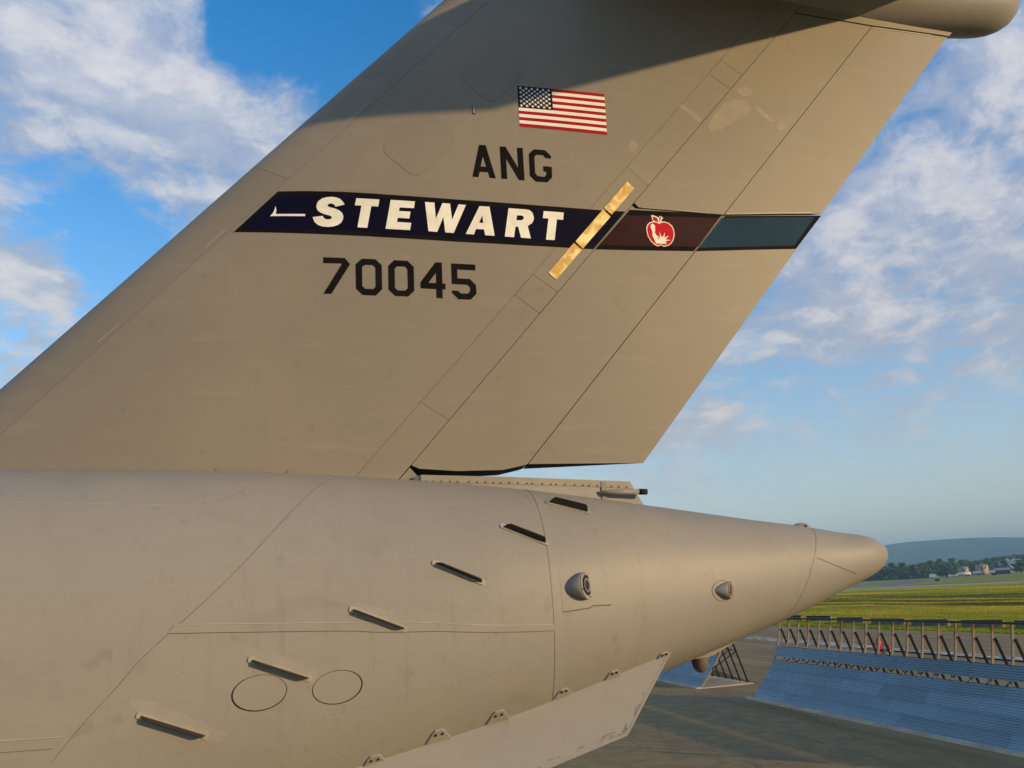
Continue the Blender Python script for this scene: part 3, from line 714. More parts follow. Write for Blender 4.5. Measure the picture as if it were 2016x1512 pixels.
strip("red_line", [extend(GND['red'][1], GND['red'][0], 3), *GND['red'], extend(GND['red'][-2], GND['red'][-1], 3)], .9, .028, M_REDP)

# far hills and the wooded rise
def hill_mat():
    m, t = mat("forested_hillside")
    g = t.n('ShaderNodeNewGeometry').outputs['Position']
    n = t.noise(g, .012, 6, .65); k = t.noise(g, .05, 4, .7)
    c = t.mix(t.mr(n, .35, .65), (.028, .050, .020, 1), (.060, .085, .034, 1))
    c = t.mix(t.m('MULTIPLY', t.mr(k, .5, .75), .5), c, (.018, .032, .014, 1))
    finish(t, c, .95, 0, k, .8, .1, 4)
    return m
M_HILL = hill_mat()
def hills():
    bm = new_bm()
    az = np.radians(np.arange(-60, 86, .5)); prof = {35.6: 1.80, 36.8: 1.885, 38.7: 1.90, 40.8: 1.855, 42.1: 1.765, 43.4: 1.625}
    ks = sorted(prof); grid = []
    for a in az:
        deg = math.degrees(a)
        el = np.interp(deg, [-60, 0, 20, 30, 33, 34.8] + ks + [50, 60, 85], [.5, .5, .7, 1.25, 1.5, 1.70] + [prof[k] for k in ks] + [1.2, .8, .6])
        el += .03 * mnoise.noise(Vector((deg * .45, 0, 0))) + .008 * mnoise.noise(Vector((deg * 3.5, 5, 0)))
        H = 6.1 + 5200 * math.tan(math.radians(el)); row = []
        for k, (dist, fh) in enumerate([(3300, 0), (3700, .13), (4100, .32), (4500, .58), (4850, .85), (5200, 1.0), (5700, .9), (6600, .3), (7000, -.02)]):
            h = H * fh + (22 * mnoise.noise(Vector((deg * .55, dist * .004, 2))) if 0 < k < 5 else 0) * min(1, fh * 3)
            row.append(bm.verts.new((math.sin(a) * dist, math.cos(a) * dist, h - .5)))
        grid.append(row)
    for a, b in zip(grid, grid[1:]):
        for k in range(len(a) - 1): bm.faces.new((a[k], a[k + 1], b[k + 1], b[k]))
    bmesh.ops.recalc_face_normals(bm, faces=bm.faces[:])
    for f in bm.faces:
        f.smooth = True
    o = from_bm("hills", bm, M_HILL); tag(o, kind='structure')
hills()
# wooded rise : a low ridge clothed in far trees that read as one mass
def leaf_mat(name, a, b):
    m, t = mat(name)
    g = t.n('ShaderNodeNewGeometry').outputs['Position']
    n = t.noise(g, .35, 5, .7); oi = t.n('ShaderNodeObjectInfo').outputs['Random']
    c = t.mix(t.mr(n, .35, .65), a + (1,), b + (1,))
    hs = t.n('ShaderNodeHueSaturation', {'Hue': t.m('ADD', .485, t.m('MULTIPLY', oi, .03)), 'Value': t.m('ADD', .8, t.m('MULTIPLY', oi, .45)), 'Color': c})
    finish(t, hs.outputs[0], .8, 0, n, .3, .2, .3)
    return m
M_LEAF = leaf_mat("tree_leaves", (.040, .072, .018), (.085, .125, .030))
M_LEAF2 = leaf_mat("light_tree_leaves", (.060, .095, .022), (.120, .155, .040))
M_WOOD = leaf_mat("distant_wood_leaves", (.030, .055, .018), (.065, .095, .028))
M_BARK = plain("bark", (.09, .07, .05), .9)

_ico = bmesh.new(); bmesh.ops.create_icosphere(_ico, subdivisions=1, radius=1.0)
ICO_V = np.array([v.co[:] for v in _ico.verts]); ICO_F = np.array([[v.index for v in f.verts] for f in _ico.faces]); _ico.free()
class Leaves:
    """gathers many leaf clumps and leaf-sized faces into one mesh"""
    def __init__(s, seed): s.V, s.F, s.n, s.r = [], [], 0, np.random.default_rng(seed)
    def clump(s, c, r):
        k = 1 + s.r.uniform(-.30, .30, len(ICO_V)) + .18 * np.sin(ICO_V @ s.r.uniform(-3, 3, 3))
        s.V.append(ICO_V * k[:, None] * (r, r, r * .85) + np.array(c)); s.F.append(ICO_F + s.n); s.n += len(ICO_V)
    def cards(s, c, r, n, size):
        d = s.r.normal(size=(n, 3)); d /= np.linalg.norm(d, axis=1)[:, None]
        p = np.array(c) + d * (r * s.r.uniform(.75, 1.25, (n, 1))) * (1, 1, .9)
        a = s.r.normal(size=(n, 3)); b = np.cross(a, d); b /= np.linalg.norm(b, axis=1)[:, None]; q = np.cross(b, a / np.linalg.norm(a, axis=1)[:, None])
        k = size * s.r.uniform(.6, 1.4, (n, 1))
        V = np.stack([p + b * k, p + q * k * .8, p - b * k, p - q * k * .8], 1).reshape(-1, 3)
        i = np.arange(n) * 4 + s.n
        s.V.append(V); s.F.append(np.stack([i, i + 1, i + 2], 1)); s.F.append(np.stack([i, i + 2, i + 3], 1)); s.n += 4 * n
    def mesh(s, name):
        me = bpy.data.meshes.new(name); V = np.concatenate(s.V); F = np.concatenate(s.F)
        me.from_pydata(V.tolist(), [], F.tolist()); me.update(); return me
def make_tree_meshes(seed, wide):
    """tree 10 m high : trunk mesh and crown mesh"""
    random.seed(seed)
    tb = new_bm()
    bm_tube(tb, [(0, 0, 0), (.1, 0, 2.2), (-.1, .1, 5), (.1, 0, 8)], [.28, .2, .14, .05], 7)
    for k in range(6):
        a = k * 1.05 + random.random(); z = 1.8 + k * .8
        bm_tube(tb, [(0, 0, z), (math.cos(a) * 1.2, math.sin(a) * 1.2, z + .9), (math.cos(a) * 2.2 * wide, math.sin(a) * 2.2 * wide, z + 1.7)], [.11, .07, .03], 5)
    tm = bpy.data.meshes.new("trunk"); tb.to_mesh(tm); tb.free(); tm.materials.append(M_BARK)
    cb = Leaves(seed)
    for k in range(46):
        z = random.uniform(1.2, 9.6); prof = math.sin(min(1, (z - .2) / 8.2) ** .75 * math.pi * .93) ** .7
        rr = 3.0 * wide * prof * math.sqrt(random.random()) + .15; a = random.uniform(0, 6.283)
        c = (math.cos(a) * rr, math.sin(a) * rr, z); r = random.uniform(.55, 1.15) * (.75 + .25 * prof)
        cb.clump(c, r); cb.cards(c, r, 40, .15)
    cm = cb.mesh("crown")
    return tm, cm
TREE_PROTOS = [make_tree_meshes(s, w) for s, w in ((11, .85), (23, 1.0), (37, 1.15), (51, .95))]
random.seed(5)
TREE_LABELS = {
 0: "dark green tree whose crown shows just below the grey tail cone", 1: "broad tree half behind the underside of the tail cone tip", 2: "shorter tree in the row just right of the tail cone tip",
 3: "tall dark tree just right of the tail cone tip, left end of the tree line", 4: "dense rounded tree standing left of the small white truck, second from the tail cone", 5: "wide full-crowned tree near the middle of the left tree row",
 6: "lighter green slim tree near the right end of the left tree row", 7: "tall narrow tree left of the white box truck", 8: "slim dark tree directly behind the white box truck",
 9: "tall tree standing behind and left of the lone light green tree", 10: "tallest dark tree between the white truck and the left storage tank", 11: "low bright green tree standing alone in front of the tree line",
 12: "dark tree behind the left rusty storage tank", 13: "dark tree behind the gap between the two storage tanks", 14: "dark tree behind the right rusty storage tank",
 15: "round tree right of the right storage tank, over the brown shed", 16: "small tree beside the brown shed, left of the white factory", 17: "broad dark tree right of the white factory at the picture's edge"}
M_CROWNS = {}
for i, (x, y, h, w) in enumerate(GND['trees']):
    if i in (8, 9, 12, 13, 14): q_ = {8: 850, 9: 900, 12: 960, 13: 1000, 14: 970}[i] / math.hypot(x, y); x, y, h, w = x * q_, y * q_, h * q_, w * q_
    bright = i in (6, 11)
    tm, cm = TREE_PROTOS[i % 4]
    key = (i % 4, bright)
    if key not in M_CROWNS:
        m2 = cm.copy(); m2.materials.clear(); m2.materials.append(M_LEAF2 if bright else M_LEAF); M_CROWNS[key] = m2
    t = thing("tree", (x, y, 0), TREE_LABELS[i], "tree", "trees along the far side of the airfield", random.uniform(0, 6.28))
    k = h / 10.0
    a = link("trunk", tm, t); b = link("crown", M_CROWNS[key], t)
    for o in (a, b): o.scale = (k * (w / h) / .44, k * (w / h) / .44, k)
def wood():
    L = Leaves(99); random.seed(99)
    for i in range(1500):
        deg = random.uniform(26, 52); dist = random.uniform(1010, 1500)
        rise = np.interp(deg, [26, 36, 38, 40.5, 42, 43.4, 52], [0, 0, 0, 2.5, 7.5, 10, 16]) * (dist - 1000) / 500
        a = math.radians(deg); h = random.uniform(9, 15)
        x, y = math.sin(a) * dist, math.cos(a) * dist
        L.clump((x, y, rise + h * .55), h * .45)
        for k in range(7): L.clump((x + random.uniform(-3.6, 3.6), y + random.uniform(-3.6, 3.6), rise + h * random.uniform(.35, .95)), h * random.uniform(.14, .25))
        L.cards((x, y, rise + h * .55), h * .5, 16, .5)
    for i in range(420):
        deg = random.uniform(27, 42.5); dist = random.uniform(830, 1000) if deg < 37.6 else random.uniform(985, 1030)
        a = math.radians(deg); h = random.uniform(8.5, 13) if deg > 36.5 else random.uniform(9, 12); x, y = math.sin(a) * dist, math.cos(a) * dist
        L.clump((x, y, h * .5), h * .42)
        for k in range(8): L.clump((x + random.uniform(-3.2, 3.2), y + random.uniform(-3.2, 3.2), h * random.uniform(.2, .92)), h * random.uniform(.12, .22))
        L.cards((x, y, h * .55), h * .46, 24, .35)
    o = link("wood", L.mesh("wood"), None, M_WOOD); tag(o, kind='stuff')
    # the ground under it
    bm = new_bm(); grid = []
    for deg in np.arange(20, 58, .5):
        a = math.radians(deg); row = []
        for dist in (960, 1000, 1100, 1250, 1400, 1520, 1800):
            rise = np.interp(deg, [26, 36, 38, 40.5, 42, 43.4, 52], [0, 0, 0, 2.5, 7.5, 10, 16]) * max(0, min(1.1, (dist - 1000) / 500)) if dist < 1800 else -.5
            row.append(bm.verts.new((math.sin(a) * dist, math.cos(a) * dist, rise + (.06 if dist > 960 else -.1))))
        grid.append(row)
    for a, b in zip(grid, grid[1:]):
        for k in range(len(a) - 1): bm.faces.new((a[k], a[k + 1], b[k + 1], b[k]))
    bmesh.ops.recalc_face_normals(bm, faces=bm.faces[:])
    tag(from_bm("wooded_rise", bm, M_HILL), kind='structure')
wood()
def hedge():
    """scrub at the foot of the tree row"""
    L = Leaves(41); random.seed(41)
    pts = [GND['trees'][k][:2] for k in (0, 1, 2, 3, 4, 5, 7, 8)]
    for i in range(320):
        k = random.randrange(len(pts) - 1); p = lerp2(pts[k], pts[k + 1], random.random())
        r = random.uniform(.8, 2.4); d = random.uniform(-4, 26); q = math.hypot(*p)
        c = (p[0] + p[0] / q * d + random.uniform(-4, 4), p[1] + p[1] / q * d, r * .7)
        L.clump(c, r); L.cards(c, r, 20, .22)
    tag(link("scrub", L.mesh("scrub"), None, M_LEAF), kind='stuff')
hedge()

# standing grass on the field : upright blades that catch the low sun
def grass():
    rng = np.random.default_rng(3); n = 150000
    az = np.radians(rng.uniform(27, 50, n)); d = 70 * (330 / 70) ** rng.uniform(0, 1, n)
    x, y = np.sin(az) * d, np.cos(az) * d
    ex = e0[0] + (e0[1] - y) * (-ev.x / ev.y if abs(ev.y) > 1e-6 else 0) * -1
    ex = e0[0] + (y - e0[1]) * ev.x / ev.y
    rw = (x - RWA[0]) * rwn.x + (y - RWA[1]) * rwn.y
    ok = (x > ex + .8) & (rw < -1.0); x, y, d = x[ok], y[ok], d[ok]; n = len(x)
    V = []; 
    for b in range(3):
        a = rng.uniform(0, np.pi, n); w = .05 + .0011 * d * rng.uniform(.5, 1.2, n); h = rng.uniform(.07, .18, n) * (1 + d / 500)
        ox, oy = rng.uniform(-.4, .4, n), rng.uniform(-.4, .4, n)
        lx, ly = rng.uniform(-.1, .1, n), rng.uniform(-.1, .1, n)
        V.append(np.stack([np.stack([x + ox - np.cos(a) * w, y + oy - np.sin(a) * w, 0 * x - .01], 1), np.stack([x + ox + np.cos(a) * w, y + oy + np.sin(a) * w, 0 * x - .01], 1), np.stack([x + ox + lx, y + oy + ly, h], 1)], 1).reshape(-1, 3))
    V = np.concatenate(V); m = len(V) // 3
    me = bpy.data.meshes.new("grass"); me.vertices.add(len(V)); me.vertices.foreach_set('co', V.ravel())
    me.loops.add(len(V)); me.loops.foreach_set('vertex_index', np.arange(len(V))); me.polygons.add(m); me.polygons.foreach_set('loop_start', np.arange(m) * 3)
    me.update(); me.validate()
    tag(link("grass", me, None, M_BLADE), kind='stuff')
grass()

# ------------------------------------------------------------------ far side of the airfield
def rust_tank_mat():
    m, t = mat("rusting_tank_paint")
    g = t.n('ShaderNodeTexCoord').outputs['Object']
    n = t.noise(t.vm('MULTIPLY', g, (1, 1, .35)).outputs[0], .45, 5, .65); z = t.n('ShaderNodeSeparateXYZ', {0: g}).outputs[2]
    c = t.mix(t.mr(n, .46, .60), (.52, .42, .30, 1), (.27, .13, .055, 1))
    finish(t, c, .7, 0, n, .1)
    return m
M_TANK = rust_tank_mat()
M_WVEH = plain("white_vehicle_paint", (.74, .74, .72), .35, var=.05)
M_TYRE = plain("tyre_rubber", (.02, .02, .02), .8)
M_WINDOW = plain("dark_window", (.02, .025, .03), .1)
M_SHED = plain("brown_shed_wall", (.13, .075, .05), .8)
M_ROOF = plain("grey_roof", (.30, .29, .28), .6)
M_FACT = plain("factory_cladding", (.55, .56, .56), .5, var=.08)
M_SIGNB = plain("sign_black", (.015, .015, .015), .5)

def storage_tank(A, B, h, label):
    c = ((A[0] + B[0]) / 2, (A[1] + B[1]) / 2, 0); r = h * .60
    t = thing("storage_tank", c, label, "tank", "rusty storage tanks across the airfield")
    bm = new_bm(); bm_tube(bm, [(0, 0, 0), (0, 0, h * .33), (0, 0, h * .66), (0, 0, h)], [r] * 4, 40, True)
    from_bm("shell", bm, M_TANK, t)
    bm = new_bm(); bm_tube(bm, [(0, 0, h), (0, 0, h + .12), (0, 0, h + .7)], [r + .12, r + .12, .3], 40, True, smooth=False)
    from_bm("roof", bm, M_ROOF, t)
    for z in (h * .33, h * .66):
        bm = new_bm(); bm_tube(bm, [(0, 0, z - .06), (0, 0, z + .06)], r + .05, 40, True, smooth=False); from_bm("seam_ring", bm, M_TANK, t)
    bm = new_bm()
    for k in range(18):
        a = math.pi * 1.15 + k * .07; z = .4 + k * (h - .4) / 18
        p_ = (math.cos(a) * (r + .45), math.sin(a) * (r + .45), z)
        if k: bm_bar(bm, q_, p_, .8, .08, side=Vector((math.cos(a), math.sin(a), 0)))
        q_ = p_
    tag(from_bm("stair", bm, M_ROOF, t), kind='stuff')
def polar(p, dist):
    """same bearing, given range"""
    k = dist / math.hypot(*p); return (p[0] * k, p[1] * k)
_m1 = polar(lerp2(*GND['tank1'], .5), 860); _m2 = polar(lerp2(*GND['tank2'], .5), 800)
storage_tank(_m1, _m1, 7.4, "rusty cream storage tank, the left and farther of the two across the field")
storage_tank(_m2, _m2, 8.2, "rusty cream storage tank, the right and nearer of the two across the field")
def yaw_from(A, B): return math.atan2(B[1] - A[1], B[0] - A[0])
VIEW_RIGHT = lambda p: math.atan2(-p[0], p[1])   # heading that runs left to right as seen from the stand
def wheels(t, xs, w, r=.5):
    for x in xs:
        for s in (-1, 1):
            bm = new_bm(); bm_tube(bm, [(x, s * w - .14, r), (x, s * w + .14, r)], r, 14, True, smooth=False)
            from_bm("wheel", bm, M_TYRE, t)
def tank_trailer(A, B, label, cab):
    c = ((A[0] + B[0]) / 2, (A[1] + B[1]) / 2); L = 12.0 if cab else 9.4
    t = thing("tank_truck", (c[0], c[1], 0), label, "tanker truck", "tank trucks parked by the storage tanks", VIEW_RIGHT(c) + .15)
    bm = new_bm(); bm_tube(bm, [(-L / 2 + 2.4, 0, 2.1), (-L / 2 + 2.6, 0, 2.1), (L / 2 - .2, 0, 2.1), (L / 2, 0, 2.1)], [.6, 1.2, 1.2, .7], 20, True)
    from_bm("tank_body", bm, M_WVEH, t)
    bm = new_bm(); bm_box(bm, (.6, 0, .85), (L - 2, 1.0, .3)); from_bm("chassis", bm, M_SIGNB, t)
    bm = new_bm(); bm_box(bm, (1.2, 0, 3.36), (L - 4.5, .5, .1)); from_bm("walkway", bm, M_ROOF, t)
    if cab:
        bm = new_bm(); bm_box(bm, (-L / 2 + 1.1, 0, 1.55), (1.9, 2.3, 2.1)); bmesh.ops.bevel(bm, geom=bm.edges[:], offset=.18, segments=2, affect='EDGES'); from_bm("cab", bm, M_WVEH, t)
        bm = new_bm(); bm_box(bm, (-L / 2 + .75, 0, 2.05), (.9, 2.32, .7)); from_bm("window", bm, M_WINDOW, t)
    wheels(t, ([-L / 2 + 1.1] if cab else []) + [L / 2 - 3.2, L / 2 - 1.8], 1.05)
tank_trailer(*GND['tr1'], "white tanker truck with cab parked under the left storage tank", True)
tank_trailer(*GND['tr2'], "white tank trailer parked between the two storage tanks", False)
tank_trailer(*GND['tr3'], "white tank trailer parked right of the right storage tank", False)
def box_truck(A, B, label):
    c = ((A[0] + B[0]) / 2, (A[1] + B[1]) / 2)
    t = thing("box_truck", (c[0], c[1], 0), label, "truck", None, VIEW_RIGHT(c))
    bm = new_bm(); bm_box(bm, (-.8, 0, 2.1), (4.6, 2.3, 2.6)); bmesh.ops.bevel(bm, geom=bm.edges[:], offset=.06, segments=1, affect='EDGES'); from_bm("cargo_box", bm, M_WVEH, t)
    bm = new_bm(); bm_box(bm, (2.5, 0, 1.5), (1.7, 2.1, 1.6)); bmesh.ops.bevel(bm, geom=bm.edges[:], offset=.2, segments=2, affect='EDGES'); from_bm("cab", bm, M_WVEH, t)
    bm = new_bm(); bm_box(bm, (2.75, 0, 1.85), (1.0, 2.14, .6)); from_bm("window", bm, M_WINDOW, t)
    bm = new_bm(); bm_box(bm, (.2, 0, .65), (6, 1.6, .25)); from_bm("chassis", bm, M_SIGNB, t)
    wheels(t, (-2, 2.4), .95, .45)
box_truck(*GND['truck'], "small white box truck alone at the foot of the tree line")
def van(A, B):
    c = ((A[0] + B[0]) / 2, (A[1] + B[1]) / 2)
    t = thing("van", (c[0], c[1], 0), "white van parked beside the lone light green tree", "van", None, VIEW_RIGHT(c))
    bm = new_bm()
    prof = [(-2.5, .4), (2.5, .4), (2.5, 1.2), (1.7, 1.35), (1.1, 2.2), (-2.4, 2.25), (-2.5, 1.9)]
    a = [bm.verts.new((x, -.95, z)) for x, z in prof]; b = [bm.verts.new((x, .95, z)) for x, z in prof]
    bm.faces.new(a); bm.faces.new(b[::-1])
    for k in range(len(prof)): bm.faces.new((a[k], b[k], b[(k + 1) % len(prof)], a[(k + 1) % len(prof)]))
    bmesh.ops.recalc_face_normals(bm, faces=bm.faces[:]); from_bm("body", bm, M_WVEH, t)
    bm = new_bm(); bm_box(bm, (.4, 0, 1.75), (1.2, 1.94, .5)); from_bm("window", bm, M_WINDOW, t)
    wheels(t, (-1.6, 1.6), .82, .36)
van(*GND['van'])
def shed(A, B):
    c = ((A[0] + B[0]) / 2, (A[1] + B[1]) / 2); L = 10.5
    t = thing("shed", (c[0], c[1], 0), "long low brown shed at the field's far edge by the white factory", "shed", None, VIEW_RIGHT(c))
    bm = new_bm(); bm_box(bm, (0, 0, 1.6), (L, 8, 3.2)); from_bm("wall", bm, M_SHED, t)
    bm = new_bm()
    for s in (-1, 1): bm_bar(bm, (-L / 2 - .4, s * 2.2, 4.1), (L / 2 + .4, s * 2.2, 4.1), 5.2, .15, side=Vector((0, 1, -.36 * s)))
    from_bm("roof", bm, M_ROOF, t)
    for k in range(5):
        bm = new_bm(); bm_box(bm, (-4 + k * 2, -4.02, 1.2), (1.1, .1, 2.0)); from_bm("door", bm, M_SIGNB, t)
shed(*GND['bld'])
def factory(A, B):
    c = ((A[0] + B[0]) / 2, (A[1] + B[1]) / 2)
    t = thing("factory", (c[0], c[1], 4.5), "white factory block with a silo and roof ducts among the trees", "factory", None, VIEW_RIGHT(c))
    bm = new_bm(); bm_box(bm, (0, 0, 1.2), (11, 9, 11.4)); from_bm("wall", bm, M_FACT, t)
    bm = new_bm(); bm_box(bm, (5.2, 0, 7.3), (9, 8, .7)); from_bm("roof", bm, M_WVEH, t)
    bm = new_bm(); bm_box(bm, (-2, 0, 7.7), (3, 4, 1.4)); from_bm("roof_unit", bm, M_WVEH, t)
    bm = new_bm(); bm_box(bm, (-7.6, 3, 4.8), (4, 5, 3)); from_bm("annex", bm, M_WVEH, t)
    bm = new_bm(); bm_tube(bm, [(-1, -5.9, -4.5), (-1, -5.9, 2.6), (-1, -5.9, 3.4)], [1.2, 1.2, .3], 18, True); from_bm("silo", bm, M_WVEH, t)
    for k in range(3):
        bm = new_bm(); bm_box(bm, (1.4 + k * 1.7, -4.52, 2.6), (1.0, .12, 1.0)); from_bm("window", bm, M_WINDOW, t)
    bm = new_bm(); bm_tube(bm, [(3, 2, 6.5), (3, 2, 9.6)], .3, 10, True); from_bm("stack", bm, M_FACT, t)
factory(*GND['fac'])
def taxi_sign(A, B, label):
    c = ((A[0] + B[0]) / 2, (A[1] + B[1]) / 2); L = 2.4
    t = thing("taxiway_sign", (c[0], c[1], 0), label, "sign", "dark signs on the grass by the runway", VIEW_RIGHT(c))
    bm = new_bm(); bm_box(bm, (0, 0, .95), (L, .25, 1.1)); bmesh.ops.bevel(bm, geom=bm.edges[:], offset=.04, segments=1, affect='EDGES'); from_bm("panel", bm, M_SIGNB, t)
    for s in (-.35, .35):
        bm = new_bm(); bm_box(bm, (s * L, 0, .2), (.1, .1, .4)); from_bm("leg", bm, M_ROOF, t)
taxi_sign(*GND['sg1'], "small dark sign board on the grass left of the runway bend, the nearer one")
taxi_sign(*GND['sg2'], "small dark sign board in front of the right tank trailer, the farther one")

# ------------------------------------------------------------------ blast fences
def blast_blue():
    m, t = mat("blue_corrugated_steel")
    g = t.n('ShaderNodeNewGeometry').outputs['Position']
    oi = t.n('ShaderNodeObjectInfo').outputs['Random']
    n = t.noise(t.vm('MULTIPLY', g, (1, .35, 1)).outputs[0], 1.2, 5, .6)
    f = t.noise(g, 9, 3, .6)
    c = t.mix(t.mr(n, .30, .70), (.205, .30, .375, 1), (.225, .322, .40, 1))
    c = t.mix(t.m('MULTIPLY', t.mr(f, .55, .8), .3), c, (.17, .25, .33, 1))
    hs = t.n('ShaderNodeHueSaturation', {'Value': t.m('ADD', .86, t.m('MULTIPLY', oi, .28)), 'Saturation': 1.0, 'Color': c})
    finish(t, hs.outputs[0], .42, .35, f, .05)
    return m
M_BLUE = blast_blue()
def rusty(name, a, b, lo=.48, hi=.62, rough=.6):
    m, t = mat(name)
    g = t.n('ShaderNodeNewGeometry').outputs['Position']
    n = t.noise(t.vm('MULTIPLY', g, (1, 1, .5)).outputs[0], 2.6, 5, .65)
    z = t.n('ShaderNodeSeparateXYZ', {0: g}).outputs[2]
    k = t.m('ADD', n, t.mr(z, 3.3, 4.1, 0.0, .26))
    c = t.mix(t.mr(k, lo + .06, hi + .06), a + (1,), b + (1,))
    finish(t, c, .8, 0.0, n, .1, .12)
    return m
M_POST = rusty("rust_streaked_galvanised_post", (.24, .20, .15), (.15, .07, .034), .52, .68)
M_STRUT = rusty("dark_strut_steel", (.010, .009, .008), (.028, .016, .010))
M_RAIL = plain("dark_rail_steel", (.030, .028, .026), .5)
PROF = [(0.0, 0.06), (.22, .245), (.44, .49), (.64, .71), (.83, .945), (1.04, 1.19), (1.23, 1.44), (1.40, 1.67), (1.53, 1.87), (1.625, 2.04), (1.76, 2.32), (1.86, 2.57), (1.95, 2.82), (2.05, 3.20), (2.13, 3.58), (2.185, 3.80), (2.215, 4.0)]
def prof_at(z):
    zs = [p[1] for p in PROF]; return float(np.interp(z, zs, [p[0] for p in PROF]))
BAY = .914
ROWS = [(.07, .505), (.485, .96), (.935, 1.455), (1.43, 1.87), (2.04, 2.57)]
def sheet_mesh(z0, z1, L, pitch=.104, amp=.023):
    bm = new_bm()
    # arc length walk along the profile
    zz = np.linspace(z0, z1, 60); P = [Vector((prof_at(z), 0, z)) for z in zz]
    S = [0]
    for a, b in zip(P, P[1:]): S.append(S[-1] + (b - a).length)
    nseg = max(3, round(S[-1] / pitch)) * 8
    cols = []
    pts = []
    for k in range(nseg + 1):
        s = S[-1] * k / nseg; i = min(max(int(np.searchsorted(S, s)) - 1, 0), len(P) - 2)
        f = (s - S[i]) / (S[i + 1] - S[i]); p = P[i].lerp(P[i + 1], f); t = (P[i + 1] - P[i]).normalized(); n = Vector((-t.z, 0, t.x))
        pts.append(p + n * (amp * (1, 1, .9, .3, -.7, -1, -.7, .3)[k % 8]))
    for off in (0.0, -.004):
        rows = []
        for y in (0.0, L):
            rows.append([bm.verts.new((p.x - off, y, p.z)) for p in pts])
        for k in range(nseg):
            f = bm.faces.new((rows[0][k], rows[1][k], rows[1][k + 1], rows[0][k + 1])) if off == 0 else bm.faces.new((rows[0][k + 1], rows[1][k + 1], rows[1][k], rows[0][k]))
            f.smooth = True
        cols.append(rows)
    for j in (0, 1):
        for k in range(nseg):
            f = bm.faces.new((cols[0][j][k], cols[0][j][k + 1], cols[1][j][k + 1], cols[1][j][k]))
            for e in f.edges: e.smooth = False
    bmesh.ops.recalc_face_normals(bm, faces=bm.faces[:])
    me = bpy.data.meshes.new("corrugated_sheet"); bm.to_mesh(me); bm.free(); me.materials.append(M_BLUE)
    return me
SHEETS = {}
def mesh_once(store, key, fn):
    if key not in store: store[key] = fn()
    return store[key]
PARTS = {}
def mk_post():
    bm = new_bm(); pr = [(p[0] + .098, p[1]) for p in PROF]
    for a, b in zip(pr, pr[1:]): bm_bar(bm, (a[0], 0, a[1]), (b[0], 0, b[1]), .07, .085)
    bmesh.ops.remove_doubles(bm, verts=bm.verts[:], dist=.012)
    me = bpy.data.meshes.new("post"); bm.to_mesh(me); bm.free(); me.materials.append(M_POST); return me
def mk_strut():
    bm = new_bm(); bm_bar(bm, (3.28, -.07, .1), (2.27, -.07, 3.46), .065, .085)
    me = bpy.data.meshes.new("strut"); bm.to_mesh(me); bm.free(); me.materials.append(M_STRUT); return me
def mk_tie(a, b):
    bm = new_bm(); bm_bar(bm, a, b, .045, .045)
    me = bpy.data.meshes.new("tie_bar"); bm.to_mesh(me); bm.free(); me.materials.append(M_STRUT); return me
def blast_fence(origin, ang, nb, label, diag):
    """local x runs back from the jets, local y runs along the fence"""
    t = thing("blast_fence", origin, label, "blast fence", "blue corrugated jet blast fences", ang)
    L = nb * BAY
    for i in range(nb + 1):
        y = i * BAY + .04
        o = link("post", mesh_once(PARTS, 'post', mk_post), t); o.location = (0, y, 0)
        o = link("strut", mesh_once(PARTS, 'strut', mk_strut), t); o.location = (0, y, 0)
        for key, a, b in (('t1', (prof_at(2.2) + .07, -.07, 2.2), (2.70, -.07, 2.02)), ('t2', (prof_at(1.06) + .07, -.07, 1.06), (2.72, -.07, 1.95)), ('t3', (prof_at(1.06) + .07, -.07, 1.0), (3.20, -.07, .14))):
            o = link("tie_bar", mesh_once(PARTS, key, lambda: mk_tie(a, b)), t); o.location = (0, y, 0)
    for r, (z0, z1) in enumerate(ROWS):
        y = -.02; first = (1, 2, 3, 2, 1)[r]
        k = 0
        while y < L - .05:
            n = first if k == 0 else 3
            n = min(n, max(1, round((L - y) / BAY)))
            ln = n * BAY + .03
            o = link("corrugated_sheet", mesh_once(SHEETS, (r, n), lambda: sheet_mesh(z0, z1, ln)), t)
            o.location = ((.002 if k % 2 else 0.0) - (.005 if r in (1, 3) else 0), y, 0)
            y += n * BAY; k += 1
    bm = new_bm(); bm_bar(bm, (PROF[-1][0] + .05, -.06, 4.02), (PROF[-1][0] + .05, L + .12, 4.02), .09, .09, side=Vector((1, 0, 0))); from_bm("top_rail", bm, M_RAIL, t)
    bm = new_bm()
    for z in [r[0] for r in ROWS] + [ROWS[-1][1] - .05, 1.83]:
        for i in range(nb + 1):
            x = prof_at(z + .03); bm_tube(bm, [(x - .035, i * BAY + .05, z + .03), (x - .012, i * BAY + .05, z + .015)], .017, 6, True)
    tag(from_bm("bolts", bm, M_RAIL, t), kind='stuff')
    bm = new_bm()
    n = int(L / .8) + 1
    prof = [(-.34, 0), (-.30, .085), (-.05, .10), (.02, .045), (3.50, .05), (3.55, 0)]
    rows = []
    for k in range(n + 1):
        y = -.25 + (L + .5) * k / n
        rows.append([bm.verts.new((jitter(px, .006), y, pz + (random.uniform(-.004, .004) if pz else 0))) for px, pz in prof])
    for a, b in zip(rows, rows[1:]):
        for k in range(len(prof) - 1): bm.faces.new((a[k], b[k], b[k + 1], a[k + 1]))
    bm.faces.new(rows[0]); bm.faces.new(rows[-1][::-1])
    bmesh.ops.recalc_face_normals(bm, faces=bm.faces[:])
    from_bm("concrete_base", bm, M_CONC, t)
    if diag:
        bm = new_bm(); bm_bar(bm, (2.28, 3 * BAY + .1, 3.45), (2.75, 5 * BAY + .1, 1.2), .035, .035); from_bm("diagonal_brace", bm, M_STRUT, t)
    return t
FENCE_ANG = math.atan2(.0588, .99827)
FANG = math.atan2(0.0588, 0.99827)
